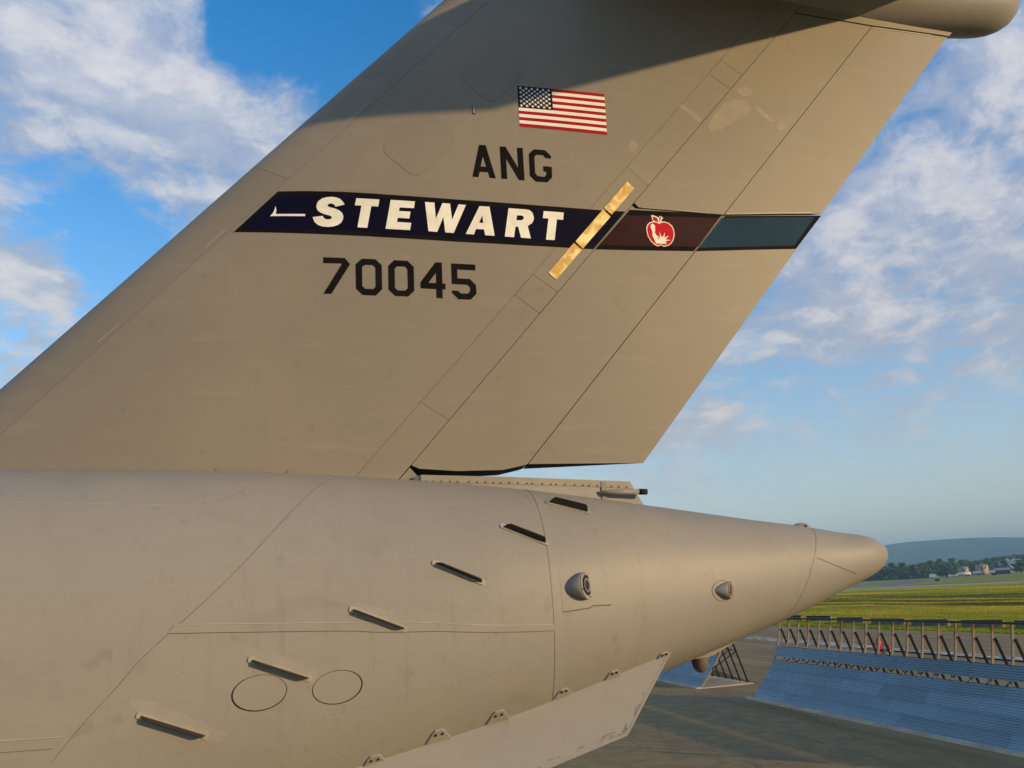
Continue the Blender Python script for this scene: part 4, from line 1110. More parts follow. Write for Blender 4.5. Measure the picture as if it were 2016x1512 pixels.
# local y must run towards the camera (0.0588,-0.998), local x away from the jets
blast_fence_1 = None
def fence_at(p, flip, nb, label, diag):
    t = blast_fence((p[0], p[1], .02), 0, nb, label, diag)
    v = Vector((.0588, -.99827, 0)) * (1 if flip else -1)
    n = Vector((.99827, .0588, 0))
    m = Matrix(((n.x, v.x, 0, p[0]), (n.y, v.y, 0, p[1]), (0, 0, 1, .02), (0, 0, 0, 1)))
    if flip:   # mirrored handedness: turn the layout round instead of mirroring
        pass
    t.matrix_world = m
    return t
def fence_rigid(p, nb, label, diag):
    """p is the far end; the fence runs from its near end away from the camera"""
    t = blast_fence((0, 0, 0), 0, nb, label, diag)
    t.location = (p[0], p[1], .02); t.rotation_euler = (0, 0, math.atan2(.0588, .99827) )
    return t
# the fence runs along -y' : build with y running to +y' from its near end, shifted to the near end
def place_fence(far, nb, label, diag):
    L = nb * BAY
    v = Vector((.0588, -.99827)); near = (far[0] + v.x * L, far[1] + v.y * L)
    t = blast_fence((near[0], near[1], .02), math.atan2(.0588, .99827), nb, label, diag)
    return t
place_fence((20.30, 41.70), 25, "long blue corrugated blast fence, the nearer one, along the right edge of the apron", True)
far2 = (19.99 - .26 - .0588 * 14 * BAY, 47.50 + .99827 * 14 * BAY)
place_fence(far2, 14, "blue corrugated blast fence seen end-on with struts, the farther one, under the tail cone", False)

# ------------------------------------------------------------------ barriers and kit behind the fence
M_TIMBER = plain("tarred_timber", (.022, .019, .016), .8)
M_BARR = conc_mat("barrier_concrete", (.085, .085, .075), (.15, .145, .125), 1.2)
M_ORANGE = plain("faded_reflector", (.34, .22, .15), .7, var=.4, scale=9)
BAR_LAB = ["barricade nearest the tail cone, leftmost of the row, with a dark timber top", "barricade second from the left in the row, with a dark timber top", "barricade third from the left in the row, with a dark timber top",
  "barricade fourth from the left in the row, with a dark timber top", "barricade fifth from the left in the row, with a dark timber top", "barricade last but one on the right, with a dark timber top", "barricade at the right edge of the picture, with a dark timber top"]
for i in range(7):
    A, B = GND['bar%d' % i]
    if i == 6: B = extend(A, B, 2.1)
    c = ((A[0] + B[0]) / 2, (A[1] + B[1]) / 2); L = math.hypot(B[0] - A[0], B[1] - A[1])
    t = thing("barricade", (c[0], c[1], .02), "low grey " + BAR_LAB[i], "barricade", "low barricades along the grass edge", math.atan2(B[1] - A[1], B[0] - A[0]))
    bm = new_bm()
    prof = [(-.42, 0), (-.36, .18), (-.2, .55), (.2, .55), (.36, .18), (.42, 0)]
    a = [bm.verts.new((-L / 2 + .1 + abs(y) * .3, y, z)) for y, z in prof]; b = [bm.verts.new((L / 2 - .1 - abs(y) * .3, y, z)) for y, z in prof]
    bm.faces.new(a); bm.faces.new(b[::-1])
    for k in range(len(prof)): bm.faces.new((a[k], b[k], b[(k + 1) % len(prof)], a[(k + 1) % len(prof)]))
    bmesh.ops.recalc_face_normals(bm, faces=bm.faces[:]); from_bm("concrete_body", bm, M_BARR, t)
    bm = new_bm(); bm_box(bm, (0, 0, .67), (L - .1, .34, .23)); bmesh.ops.bevel(bm, geom=bm.edges[:], offset=.02, segments=1, affect='EDGES'); from_bm("timber_cap", bm, M_TIMBER, t)
    bm = new_bm(); bm_box(bm, (L / 2 + .03, 0, .36), (.06, .20, .66)); from_bm("end_board", bm, M_ORANGE, t)
M_EXT = plain("extinguisher_red", (.52, .015, .02), .3)
def extinguisher(p):
    t = thing("fire_extinguisher", (p[0], p[1], .02), "red wheeled fire extinguisher standing behind the near blast fence", "extinguisher", None, .4)
    bm = new_bm(); bm_tube(bm, [(0, 0, .16), (0, 0, .20), (0, 0, 1.0), (0, 0, 1.1), (0, 0, 1.16)], [.14, .2, .2, .15, .06], 18); from_bm("cylinder", bm, M_EXT, t)
    bm = new_bm(); bm_tube(bm, [(0, 0, 1.15), (0, 0, 1.3)], .045, 10); bm_tube(bm, [(-.1, 0, 1.25), (.1, 0, 1.25)], .02, 8); from_bm("valve", bm, M_STEEL, t)
    bm = new_bm(); bm_tube(bm, [(0, 0, 1.25), (.2, -.1, 1.2), (.27, -.15, .8), (.22, -.2, .4)], .022, 8); from_bm("hose", bm, M_TYRE, t)
    for s in (-1, 1):
        bm = new_bm(); bm_tube(bm, [(.05, s * .25, .2), (.05, s * .32, .2)], .2, 18, True, smooth=False); from_bm("wheel", bm, M_TYRE, t)
    bm = new_bm(); bm_tube(bm, [(-.22, -.2, .3), (-.3, -.2, 1.3), (-.3, .2, 1.3), (-.22, .2, .3)], .02, 8); from_bm("handle", bm, M_EXT, t)
extinguisher((GND['ext'][0][0] + .1, GND['ext'][0][1]))
M_CONEO = plain("faded_red_cone", (.45, .08, .05), .6)
def cone(p):
    t = thing("traffic_cone", (p[0], p[1], .02), "faded red and white marker cone right of the red extinguisher", "cone", None, .2)
    bm = new_bm(); bm_box(bm, (0, 0, .03), (.55, .55, .06)); from_bm("base", bm, M_TYRE, t)
    bm = new_bm(); bm_tube(bm, [(0, 0, .06), (0, 0, .5), (0, 0, .5), (0, 0, .8), (0, 0, .8), (0, 0, 1.25)], [.24, .165, .17, .12, .115, .045], 18); from_bm("body", bm, M_CONEO, t)
    bm = new_bm(); bm_tube(bm, [(0, 0, .52), (0, 0, .78)], [.175, .128], 18, False); from_bm("white_band", bm, M_WHITE, t)
cone((36.4, 52.4))

# ================================================================== THE AIRCRAFT
ac = thing("transport_aircraft", (0, D, 0), "grey military transport aircraft's tall tail and pointed rear fuselage filling the view", "aircraft")
ac_inv = Matrix.Translation((0, -D, 0))
def P_(o):
    """parent to the aircraft keeping world coordinates"""
    o.parent = ac; o.matrix_parent_inverse = ac_inv; return o

# ---- fuselage
SEAM_T, SEAM_B = (6.52, 6.84), (5.80, 5.60)      # (x, z) of the canted joint of the tail cap
def seam_x(z): return SEAM_B[0] + (SEAM_T[0] - SEAM_B[0]) * (z - SEAM_B[1]) / (SEAM_T[1] - SEAM_B[1])
def seam_station(a):
    lo, hi = 5.0, 7.2
    for _ in range(40):
        m = (lo + hi) / 2
        if m < seam_x(fus_pt0(m, a).z): lo = m
        else: hi = m
    return lo
NA = 112
ANG = [2 * math.pi * k / NA - math.pi for k in range(NA)]
def loft(rows, smooth=True, close_a=None, close_b=None):
    bm = new_bm(); V = [[bm.verts.new(p) for p in r] for r in rows]
    for a, b in zip(V, V[1:]):
        for j in range(NA):
            f = bm.faces.new((a[j], b[j], b[(j + 1) % NA], a[(j + 1) % NA])); f.smooth = smooth
    if close_a: bm.faces.new(V[0])
    if close_b: bm.faces.new(V[-1][::-1])
    bmesh.ops.recalc_face_normals(bm, faces=bm.faces[:])
    return bm
ss = [seam_station(a) for a in ANG]
xs = list(np.arange(-16, 4.6, .25))
rows = [[fus_pt0(x, a) for a in ANG] for x in xs]
for k in range(1, 13):
    f = k / 12; rows.append([fus_pt0(xs[-1] + (s - .003 - xs[-1]) * f, a) for a, s in zip(ANG, ss)])
rows.append([p + (Vector((s + .02, D, 6.2)) - p) * .04 for p, s in zip(rows[-1], ss)])
def sharp_ring(bm, n_from_end, at_start=False):
    """hard edge where the skin turns in at a joint"""
    bm.verts.ensure_lookup_table()
    nr = len(bm.verts) // NA
    ring = 1 if at_start else nr - 2
    idx = set(range(ring * NA, ring * NA + NA)); inner = 0 if at_start else nr - 1
    ii = set(range(inner * NA, inner * NA + NA))
    for e in bm.edges:
        if e.verts[0].index in idx and e.verts[1].index in idx: e.smooth = False
    for f in bm.faces:
        if any(v.index in ii for v in f.verts): f.smooth = False
    return bm
_fb = loft(rows, True, True, True); _fb.verts.index_update()
fus = P_(from_bm("fuselage", sharp_ring(_fb, 1), M_PAINT))
rows = []
for k in range(0, 9):
    f = k / 8; rows.append([fus_pt0(s + .004 + (7.2 - s) * f, a) for a, s in zip(ANG, ss)])
rows.insert(0, [p + (Vector((s + .02, D, 6.2)) - p) * .04 for p, s in zip(rows[0], ss)])
for k in range(1, 15):
    u = math.sin(k / 14 * math.pi / 2); rows.append([fus_pt0(7.2 + (XT - .0015 - 7.2) * u, a) for a in ANG])
bm = loft(rows, True, True, False); bm.verts.index_update(); sharp_ring(bm, 1, True)
tipv = bm.verts.new(Vector((XT, D, sect(XT - .0015)[1])))
bm.verts.ensure_lookup_table()
last = [v for v in bm.verts if len(v.link_edges) == 3 and v.co.x > 7.5]
from math import atan2
last.sort(key=lambda v: atan2(v.co.z - tipv.co.z, v.co.y - D))
for j in range(len(last)):
    f = bm.faces.new((last[j], last[(j + 1) % len(last)], tipv)); f.smooth = True
bmesh.ops.recalc_face_normals(bm, faces=bm.faces[:])
tail_cap = P_(from_bm("tail_cap", bm, M_PAINT))

def kid(o, parent):
    """parent a piece to a part, keeping world coordinates (parts carry none of their own)"""
    o.parent = parent; return o
# joints and doublers on the fuselage skin
J = FUS['joint']
jx = [2.16, 2.165, 2.17, 2.175, 2.18, 2.20]
def station_line(x0, a0, a1, n=26, dx=0): return [(x0 + dx, a0 + (a1 - a0) * k / n) for k in range(n + 1)]
fus_patch("joint_strap", [fus_ribbon(station_line(2.215, 1.45, -1.0), .12)], fus, M_PAINT, off=.004, thick=.005)
fus_patch("joint_line", [fus_ribbon(station_line(2.158, 1.45, -1.0), .009)], fus, M_FAINT, off=.003, thick=.003)
_dx = [p[0] for p in FUS['diag']]; _pf = np.polyfit(_dx, [p[1] for p in FUS['diag']], 3)
dg = [(x, float(np.polyval(_pf, x))) for x in np.linspace(min(_dx), max(_dx), 46)]
fus_patch("lap_joint", [fus_ribbon(dg, .018)], fus, M_OVERSPRAY, off=.0025, thick=.0025)
fus_patch("lap_shadow_line", [fus_ribbon([(p[0] + .014, p[1] - .003) for p in dg], .006)], fus, M_FAINT, off=.0045, thick=.004)  # the lap edge's thin shadow, painted as a dark ribbon
def band(top, bot, name, off=.010):
    fus_patch(name, [[tuple(p) for p in resample(top, .3)] + [tuple(p) for p in resample(bot, .3)][::-1]], fus, M_PAINT, off=off, thick=.011)
    fus_patch("sealant_bead", [fus_ribbon(resample(bot, .3), .012)], fus, M_SEAL, off=.004, thick=.004)
    fus_patch("sealant_bead", [fus_ribbon([(p[0], p[1] + .003) for p in resample(top, .3)], .010)], fus, M_LIP, off=.005, thick=.004)
band(FUS['strip_top'], FUS['strip_bot'], "doubler_strip")
band(FUS['strip2_top'], FUS['strip2_bot'], "doubler_strip")
fus_patch("skin_line", [fus_ribbon(resample(FUS['faint'], .3), .008)], fus, M_LIP, off=.002, thick=.002)
# oval access covers
for key in ('oval0', 'oval1'):
    pl = [tuple(p) for p in FUS[key]]
    cx, ca = sum(p[0] for p in pl) / len(pl), sum(p[1] for p in pl) / len(pl)
    sc = lambda k: [(cx + (p[0] - cx) * k, ca + (p[1] - ca) * k) for p in pl]
    shift = [(p[0] - (.004 if key == 'oval0' else -.004), p[1] - .0015) for p in sc(1.0)]
    fus_patch("access_cover", [sc(.955)], fus, M_PAINT, off=.004, thick=.005)
    fus_patch("cover_gap", [shift], fus, M_NEARBLACK, holes=[sc(.955)], off=.002, thick=.002)
# micro vanes
def vane(a, b, i):
    A, B = fus_pt0(*a), fus_pt0(*b); n = (fus_nrm(*a) + fus_nrm(*b)).normalized(); t = (B - A).normalized(); s = n.cross(t).normalized()
    if s.z < 0: s = -s
    L = (B - A).length
    bm = new_bm()
    # flange, rounded rectangle lying on the skin
    w = .034; ring = []
    for k in range(24):
        an = 2 * math.pi * k / 24; cx = math.copysign(L / 2 + .01, math.cos(an)); cy = math.copysign(w * .3, math.sin(an))
        ring.append(((A + B) / 2) + t * (cx + .03 * math.cos(an)) + s * (cy + w * .7 * math.sin(an)))
    def onskin(p, off):
        x = min(p.x, 7); w_, zc, h = sect(x); e = NEXP / 2
        sz = max(-1, min(1, (p.z - zc) / h)); cy = (1 - abs(sz) ** NEXP) ** (1 / NEXP)
        aa = math.atan2(math.copysign(abs(sz) ** e, sz), cy ** e)
        return fus_pt(x, aa, off)
    lo = [bm.verts.new(onskin(p, -.002)) for p in ring]; hi = [bm.verts.new(onskin(p, .014)) for p in ring]
    bm.faces.new(hi)
    for k in range(24): bm.faces.new((lo[k], lo[(k + 1) % 24], hi[(k + 1) % 24], hi[k]))
    bmesh.ops.recalc_face_normals(bm, faces=bm.faces[:])
    fl = from_bm("vane", bm, M_LIP, fus)
    # the upright plate
    bm = new_bm(); H = .105; th = .006
    prof = [(-L / 2, .0), (L / 2, .0), (L / 2 - .025, H * .75), (L / 2 - .05, H), (-L / 2 + .07, H), (-L / 2 + .03, H * .6)]
    C = (A + B) / 2
    f0 = [bm.verts.new(C + t * x + n * (z + .006) + s * th) for x, z in prof]; f1 = [bm.verts.new(C + t * x + n * (z + .006) - s * th) for x, z in prof]
    bm.faces.new(f0); bm.faces.new(f1[::-1])
    for k in range(len(prof)): bm.faces.new((f0[k], f1[k], f1[(k + 1) % len(prof)], f0[(k + 1) % len(prof)]))
    bmesh.ops.recalc_face_normals(bm, faces=bm.faces[:])
    from_bm("vane_plate", bm, M_VANE, fus)
def overspray(a, b, seed, kx, ka):
    """pale repainted area round a vane, ragged outline"""
    cx, ca = (a[0] + b[0]) / 2 + .03, (a[1] + b[1]) / 2 + .008; dx, da = (b[0] - a[0]) / 2, (b[1] - a[1]) / 2; q = []
    for j in range(48):
        th = 2 * math.pi * j / 48; k = 1 + .28 * mnoise.noise(Vector((math.cos(th) * 2.2, math.sin(th) * 2.2, seed))) + .10 * mnoise.noise(Vector((math.cos(th) * 7, math.sin(th) * 7, seed)))
        u, v = math.cos(th) * kx * k, math.sin(th) * ka * k
        q.append((cx + dx * u - v * .02, ca + da * u + v * .045))
    fus_patch("overspray", [q], fus, M_OVERSPRAY, off=.0015, thick=.001)
for i, kx, ka in ((3, 1.22, .75), (4, 1.30, 1.0), (5, 1.38, 1.35)): overspray(*FUS['vane%d' % i], i * 5.3, kx, ka)
for i in range(6): vane(*FUS['vane%d' % i], i)
# rivets : rows of tiny heads
def rivets_fus(rows_, parent, r=.0062):
    bm = new_bm()
    for row in rows_:
        for (x, a) in row:
            p = fus_pt(x, a, .002); n = fus_nrm(x, a); u = n.orthogonal().normalized(); v = n.cross(u)
            vs = [bm.verts.new(p + (u * math.cos(k) + v * math.sin(k)) * r) for k in [math.pi / 3 * j for j in range(6)]]
            bm.faces.new(vs)
    tag(from_bm("rivets", bm, M_RIVET, parent), kind='stuff')
def along(pts, d):
    """points every d metres along a skin polyline"""
    out = []; acc = 0
    q = resample(pts, .02)
    for a, b in zip(q, q[1:]):
        acc += (fus_pt0(*b) - fus_pt0(*a)).length
        if acc >= d: out.append(b); acc = 0
    return out
rr = [along(station_line(2.215 + k, 1.4, -1.0), .075) for k in (-.03, .03, .115)]
for x in (-1.9, -.35, .45, 1.35, 2.8, 3.4, 4.1, 5.0): rr.append(along(station_line(x, 1.0, -1.0), .09)[::1])
for a in (-.35, -.62): rr.append(along([(x, a) for x in np.arange(-.9, 2.1, .1)], .085))
for a in (.05, .33): rr.append(along([(x, a) for x in np.arange(-.2, 2.1, .1)], .09))
rr.append([(p[0], p[1] - .022) for p in along(FUS['strip_top'], .07)])
rivets_fus(rr, fus)
# sensor pad and blisters
fus_patch("sensor_pad", [[tuple(p) for p in FUS['pad']]], fus, M_PAINT, off=.006, thick=.008)
fus_patch("sealant_bead", [fus_ribbon(resample([FUS['pad'][2], FUS['pad'][3], FUS['pad'][4], FUS['pad'][5]], .05), .014)], fus, M_SEAL, off=.0075, thick=.004)
pd = [tuple(p) for p in FUS['pad']] + [tuple(FUS['pad'][0])]
rivets_fus([[(p[0], p[1]) for p in along([(x * .94 + sum(q[0] for q in pd[:-1]) / 6 * .06, a * .94 + sum(q[1] for q in pd[:-1]) / 6 * .06) for x, a in pd], .06)]], tail_cap)
def blister(tip, face, rad, name, lensm, ringm):
    A, B = fus_pt0(*tip), fus_pt0(*face); n = fus_nrm(*face); t = (B - A).normalized(); s = n.cross(t).normalized()
    n = t.cross(s) * (1 if t.cross(s).dot(n) > 0 else -1)
    L = (B - A).length
    bm = new_bm(); rings = []; NS = 24; TILT = 1.25
    for k in range(13):
        f = k / 12; r = rad * max(.02, f) ** .60
        c = A + t * (L * f) + n * (-.25 * rad + .55 * rad * f)
        tilt = t * 0
        ring = []
        for j in range(NS):
            an = 2 * math.pi * j / NS
            vd = (n - t * (TILT * f)).normalized()
            ring.append(bm.verts.new(c + s * (math.cos(an) * r) + vd * (math.sin(an) * r)))
        rings.append(ring)
    for a, b in zip(rings, rings[1:]):
        for j in range(NS): bm.faces.new((a[j], a[(j + 1) % NS], b[(j + 1) % NS], b[j])).smooth = True
    bm.faces.new(rings[0]); 
    cap = bm.faces.new(rings[-1][::-1])
    bmesh.ops.recalc_face_normals(bm, faces=bm.faces[:])
    b = P_(from_bm(name, bm, M_PAINT))
    fc = A + t * L + n * (.30 * rad); fn = (t + n * TILT).normalized(); fu = s; fv = fn.cross(fu)
    def disc(nm, r0, r1, off, m, th=.012):
        bm = new_bm(); N2 = 24
        o_ = [bm.verts.new(fc + fn * (off + th) + (fu * math.cos(k) + fv * math.sin(k)) * r1) for k in [2 * math.pi * j / N2 for j in range(N2)]]
        ob = [bm.verts.new(v.co - fn * th) for v in o_]
        for j in range(N2): bm.faces.new((o_[j], o_[(j + 1) % N2], ob[(j + 1) % N2], ob[j]))
        if r0 > 0:
            i_ = [bm.verts.new(fc + fn * (off + th) + (fu * math.cos(k) + fv * math.sin(k)) * r0) for k in [2 * math.pi * j / N2 for j in range(N2)]]
            ib = [bm.verts.new(v.co - fn * th) for v in i_]
            for j in range(N2):
                bm.faces.new((i_[j], i_[(j + 1) % N2], o_[(j + 1) % N2], o_[j])); bm.faces.new((ib[j], ib[(j + 1) % N2], i_[(j + 1) % N2], i_[j]))
        else: bm.faces.new(o_)
        bmesh.ops.recalc_face_normals(bm, faces=bm.faces[:])
        return from_bm(nm, bm, m, b)
    disc("rim", rad * .74, rad * .99, .002, M_PAINT)
    disc("lens_mount", 0, rad * .74, -.004, ringm)
    disc("lens_ring", rad * .34, rad * .52, .010, M_STEEL if lensm is M_GLASSDARK else lensm, .008)
    disc("lens", 0, rad * .34, .008, lensm, .008)
    bm = new_bm()
    for k in range(4):
        an = k * math.pi / 2 + .3; c = fc + fn * .016 + (fu * math.cos(an) + fv * math.sin(an)) * rad * .86
        bm_tube(bm, [c - fn * .004, c + fn * .006], rad * .055, 8, True)
    tag(from_bm("bolts", bm, M_NEARBLACK, b), kind='stuff')
blister(FUS['mw'][0], FUS['mw'][1], .168, "sensor_blister", M_GLASSDARK, M_NEARBLACK)
blister(FUS['lt'][0], FUS['lt'][1], .115, "light_blister", M_REDLENS, M_REDLENS)
pl = [tuple(p) for p in FUS['ltring']]; cx, ca = sum(p[0] for p in pl) / 20, sum(p[1] for p in pl) / 20
fus_patch("light_base_plate", [pl], fus, M_PAINT, off=.005, thick=.007)
fus_patch("sealant_bead", [[(cx + (p[0] - cx) * 1.04, ca + (p[1] - ca) * 1.04) for p in pl]], fus, M_SEAL, holes=[pl], off=.003, thick=.003)
# seam round the tail cap shows as an open gap; long skin line on the cap
fus_patch("skin_line", [fus_ribbon(resample(FUS['capline'], .08), .012)], tail_cap, M_SEAL, off=.002, thick=.002)
# beacon on top of the joint
bx_, bz_ = 6.50, 6.835
def beacon():
    bm = new_bm()
    rings = []
    for k in range(7):
        f = k / 6 * math.pi / 2; r = math.cos(f); z = math.sin(f)
        rings.append([bm.verts.new(Vector((bx_ + .14 * r * math.cos(j) * (1.25 if math.cos(j) < 0 else 1), D - .04 + .085 * r * math.sin(j), bz_ + .005 + .085 * z))) for j in [2 * math.pi * q / 20 for q in range(20)]] if k < 6 else [bm.verts.new(Vector((bx_, D - .04, bz_ + .09)))])
    for a, b in zip(rings[:-2], rings[1:-1]):
        for j in range(20): bm.faces.new((a[j], a[(j + 1) % 20], b[(j + 1) % 20], b[j])).smooth = True
    for j in range(20): bm.faces.new((rings[-2][j], rings[-2][(j + 1) % 20], rings[-1][0])).smooth = True
    bmesh.ops.recalc_face_normals(bm, faces=bm.faces[:])
    b = P_(from_bm("beacon", bm, M_PAINT))
    bm = new_bm(); bm_tube(bm, [(bx_ + .02, D - .12, bz_ + .03), (bx_ + .02, D - .135, bz_ + .03)], .02, 10); from_bm("lens", bm, M_NEARBLACK, b)
beacon()
# turret under the tail
def turret():
    c = Vector((4.62, D, 5.03))
    bm = new_bm(); bm_tube(bm, [c + Vector((0, 0, .22)), c + Vector((0, 0, .08)), c + Vector((0, 0, .0)), c + Vector((0, 0, -.07)), c + Vector((0, 0, -.115)), c + Vector((0, 0, -.135))], [.13, .125, .12, .10, .062, .012], 22)
    t = P_(from_bm("turret", bm, plain("turret_brown", (.13, .10, .07), .5)))
    bm = new_bm()
    prof = [(-.55, .16), (-.30, .06), (.12, .085), (.62, .30), (.62, .5), (-.55, .32)]
    a = [bm.verts.new(c + Vector((x, -.17, z))) for x, z in prof]; b = [bm.verts.new(c + Vector((x, .17, z))) for x, z in prof]
    bm.faces.new(a); bm.faces.new(b[::-1])
    for k in range(len(prof)): bm.faces.new((a[k], b[k], b[(k + 1) % len(prof)], a[(k + 1) % len(prof)]))
    bmesh.ops.recalc_face_normals(bm, faces=bm.faces[:]); bmesh.ops.bevel(bm, geom=bm.edges[:], offset=.03, segments=2, affect='EDGES')
    from_bm("turret_fairing", bm, M_PAINT, t)
turret()

# ---- ventral strake
def strake():
    att = [fus_pt0(*p) for p in FUS['att']]
    A, B = att[0], att[-1]
    d = (B - A).normalized()                       # runs forward and down
    u = STRAKE_U - d * STRAKE_U.dot(d); u.normalize()
    nrm = d.cross(u).normalized()
    if nrm.y > 0: nrm = -nrm
    # outline in (s along d, h along u)
    outline = STRAKE_OUT
    bm = new_bm(); th = .022
    def pt(s, h, k): return A + d * s + u * h + nrm * k * (th if h > .02 else th * 1.2)
    f0 = [bm.verts.new(pt(s, h, 1)) for s, h in outline]; f1 = [bm.verts.new(pt(s, h, -1)) for s, h in outline]
    bm.faces.new(f0); bm.faces.new(f1[::-1])
    for k in range(len(outline)): bm.faces.new((f0[k], f1[k], f1[(k + 1) % len(outline)], f0[(k + 1) % len(outline)]))
    bmesh.ops.recalc_face_normals(bm, faces=bm.faces[:]); bmesh.ops.bevel(bm, geom=[e for e in bm.edges], offset=.008, segments=2, affect='EDGES')
    s_ = P_(from_bm("strake", bm, M_PAINT))
    # edge member along the rim
    bm = new_bm()
    O = [Vector(p) for p in outline]
    def strip_(a, b, w, inn):
        t = (b - a).normalized(); n = Vector((-t.y, t.x)); 
        if n.dot(inn - a) < 0: n = -n
        q = [a + n * .004, b + n * .004, b + n * w, a + n * w]
        v0 = [bm.verts.new(pt(p.x, p.y, 1) + nrm * .004) for p in q]; v1 = [bm.verts.new(pt(p.x, p.y, 1) - nrm * .002) for p in q]
        bm.faces.new(v0)
        for k in range(4): bm.faces.new((v0[k], v1[k], v1[(k + 1) % 4], v0[(k + 1) % 4]))
    inn = Vector((1.2, .3))
    strip_(O[1], O[0], .03, inn); strip_(O[2], O[1], .03, inn)
    bmesh.ops.recalc_face_normals(bm, faces=bm.faces[:])
    from_bm("edge_strip", bm, M_PAINT, s_)
    # scuffs and chipped paint along the rim
    rs = random.Random(8); bm = new_bm()
    for k in range(26):
        f = rs.random() ** 1.6; a_, b_ = (O[1], O[2]) if k < 20 else (O[1], O[0])
        p = a_ + (b_ - a_) * f * (.36 if k < 20 else .8); t_ = (b_ - a_).normalized(); n_ = Vector((-t_.y, t_.x))
        if n_.dot(inn - a_) < 0: n_ = -n_
        c_ = p + n_ * rs.uniform(.03, .09); L_, W_ = rs.uniform(.012, .06), rs.uniform(.004, .012)
        q = [c_ + t_ * (math.cos(j) * L_ * rs.uniform(.7, 1.2)) + n_ * (math.sin(j) * W_ * rs.uniform(.6, 1.3)) for j in [2 * math.pi * i_ / 9 for i_ in range(9)]]
        bm.faces.new([bm.verts.new(pt(v.x, v.y, 1) + nrm * (.0055 + .0003 * (k % 5))) for v in q])
    tag(from_bm("scuffs", bm, M_FAINT, s_), kind='stuff')
    # hinge brackets
    for k, p in enumerate(FUS['brk']):
        x, a = p; n = fus_nrm(x, a); c = fus_pt0(x, a)
        upv = (fus_pt0(x, a + .05) - fus_pt0(x, a)).normalized(); t = n.cross(upv).normalized()
        h = .115 if k > 2 else .06; w = .15 if k > 2 else .12
        bm = new_bm(); prof = [(-w, -.06), (w, -.06), (w * .55, h * .6), (w * .3, h), (-w * .3, h), (-w * .55, h * .6)]
        f0 = [bm.verts.new(c + t * x_ + upv * z_ + n * .02) for x_, z_ in prof]; f1 = [bm.verts.new(c + t * x_ + upv * z_ - n * .03) for x_, z_ in prof]
        bm.faces.new(f0); bm.faces.new(f1[::-1])
        for j in range(len(prof)): bm.faces.new((f0[j], f1[j], f1[(j + 1) % len(prof)], f0[(j + 1) % len(prof)]))
        bmesh.ops.recalc_face_normals(bm, faces=bm.faces[:]); bmesh.ops.bevel(bm, geom=bm.edges[:], offset=.006, segments=1, affect='EDGES')
        from_bm("hinge_bracket", bm, M_PAINT, s_)
        bm = new_bm()
        for q in (-1, 1):
            cc = c + t * (q * w * .26) + upv * (h * .5); bm_tube(bm, [cc + n * .012, cc + n * .034], .014, 8, True)
        from_bm("bracket_bolts", bm, M_NEARBLACK, s_)
STRAKE_U = Vector((0.0, -0.38, -0.925))
STRAKE_OUT = [(-0.043, -0.021), (0.988, 0.709), (5.188, 0.767), (5.588, -0.02), (0.05, -0.03)]
strake()

# ---- the fin
Z0, Z1 = 7.55, 17.0
HA, HB = FIN['hingeA'], FIN['hingeB']
def on_line(pts, z):
    (x0, z0), (x1, z1) = pts[0], pts[-1]
    return x0 + (x1 - x0) * (z - z0) / (z1 - z0)
def lsq(pts):
    A = np.array([[p[1], 1] for p in pts]); b = np.array([p[0] for p in pts]); k, c = np.linalg.lstsq(A, b, rcond=None)[0]; return lambda z: k * z + c
hA, hB, LJ, AJ = lsq(HA), lsq(HB), lsq(FIN['le_joint']), lsq(FIN['aft_joint'])
core = [(xle(Z0) + .06, Z0), (hA(Z0) - .03, Z0), (hA(Z1) - .03, Z1), (xle(Z1) + .06, Z1)]
fin_o = P_(fin_block("fin", core, None, M_FAINT, inset=False, tshrink=.02))
def zseg(fl, fr, za, zb, name, zla=None, zlb=None, gap=.004):
    """panel between two slanting lines and two cut heights (left and right ends may differ)"""
    zla = za if zla is None else zla; zlb = zb if zlb is None else zlb
    return fin_block(name, [(fl(zla), zla), (fr(za), za), (fr(zb), zb), (fl(zlb), zlb)], fin_o, M_FIN, gap)
# leading edge segments, cut roughly square to the edge
cl = [(Z0, Z0)] + [(FIN[k][0][1], FIN[k][1][1]) for k in ('leA', 'leB', 'leC')] + [(Z1 + .2, Z1)]
for (a, b), (c, d) in zip(cl, cl[1:]):
    zseg(xle, LJ, b, d, "leading_edge_panel", a, c, .0022)
zseg(LJ, AJ, Z0, Z1, "fin_skin_panel", gap=.002)
# strip ahead of the rudder, with two small square doors
dl, dt = FIN['door_low'], FIN['door_top']
cA, cB = FIN['cutA'], FIN['cutB']
segs = [((Z0, Z0), (cA[0][1], cA[1][1]), "hinge_panel"), ((cA[0][1], cA[1][1]), (dl[3][1], dl[2][1]), "hinge_panel"), ((dl[3][1], dl[2][1]), (dl[0][1], dl[1][1]), "hinge_door"),
        ((dl[0][1], dl[1][1]), (cB[0][1], cB[1][1]), "hinge_panel"), ((cB[0][1], cB[1][1]), (dt[3][1], dt[2][1]), "hinge_panel"), ((dt[3][1], dt[2][1]), (dt[0][1], dt[1][1]), "hinge_door"),
        ((dt[0][1], dt[1][1]), (Z1, Z1), "hinge_panel")]
for (a, b), (c, d), nm in segs:
    fin_block(nm, [(AJ(a), a), (hA(b), b), (hA(d), d), (AJ(c), c)], fin_o, M_FIN, .004 if nm == "hinge_door" else .0022)
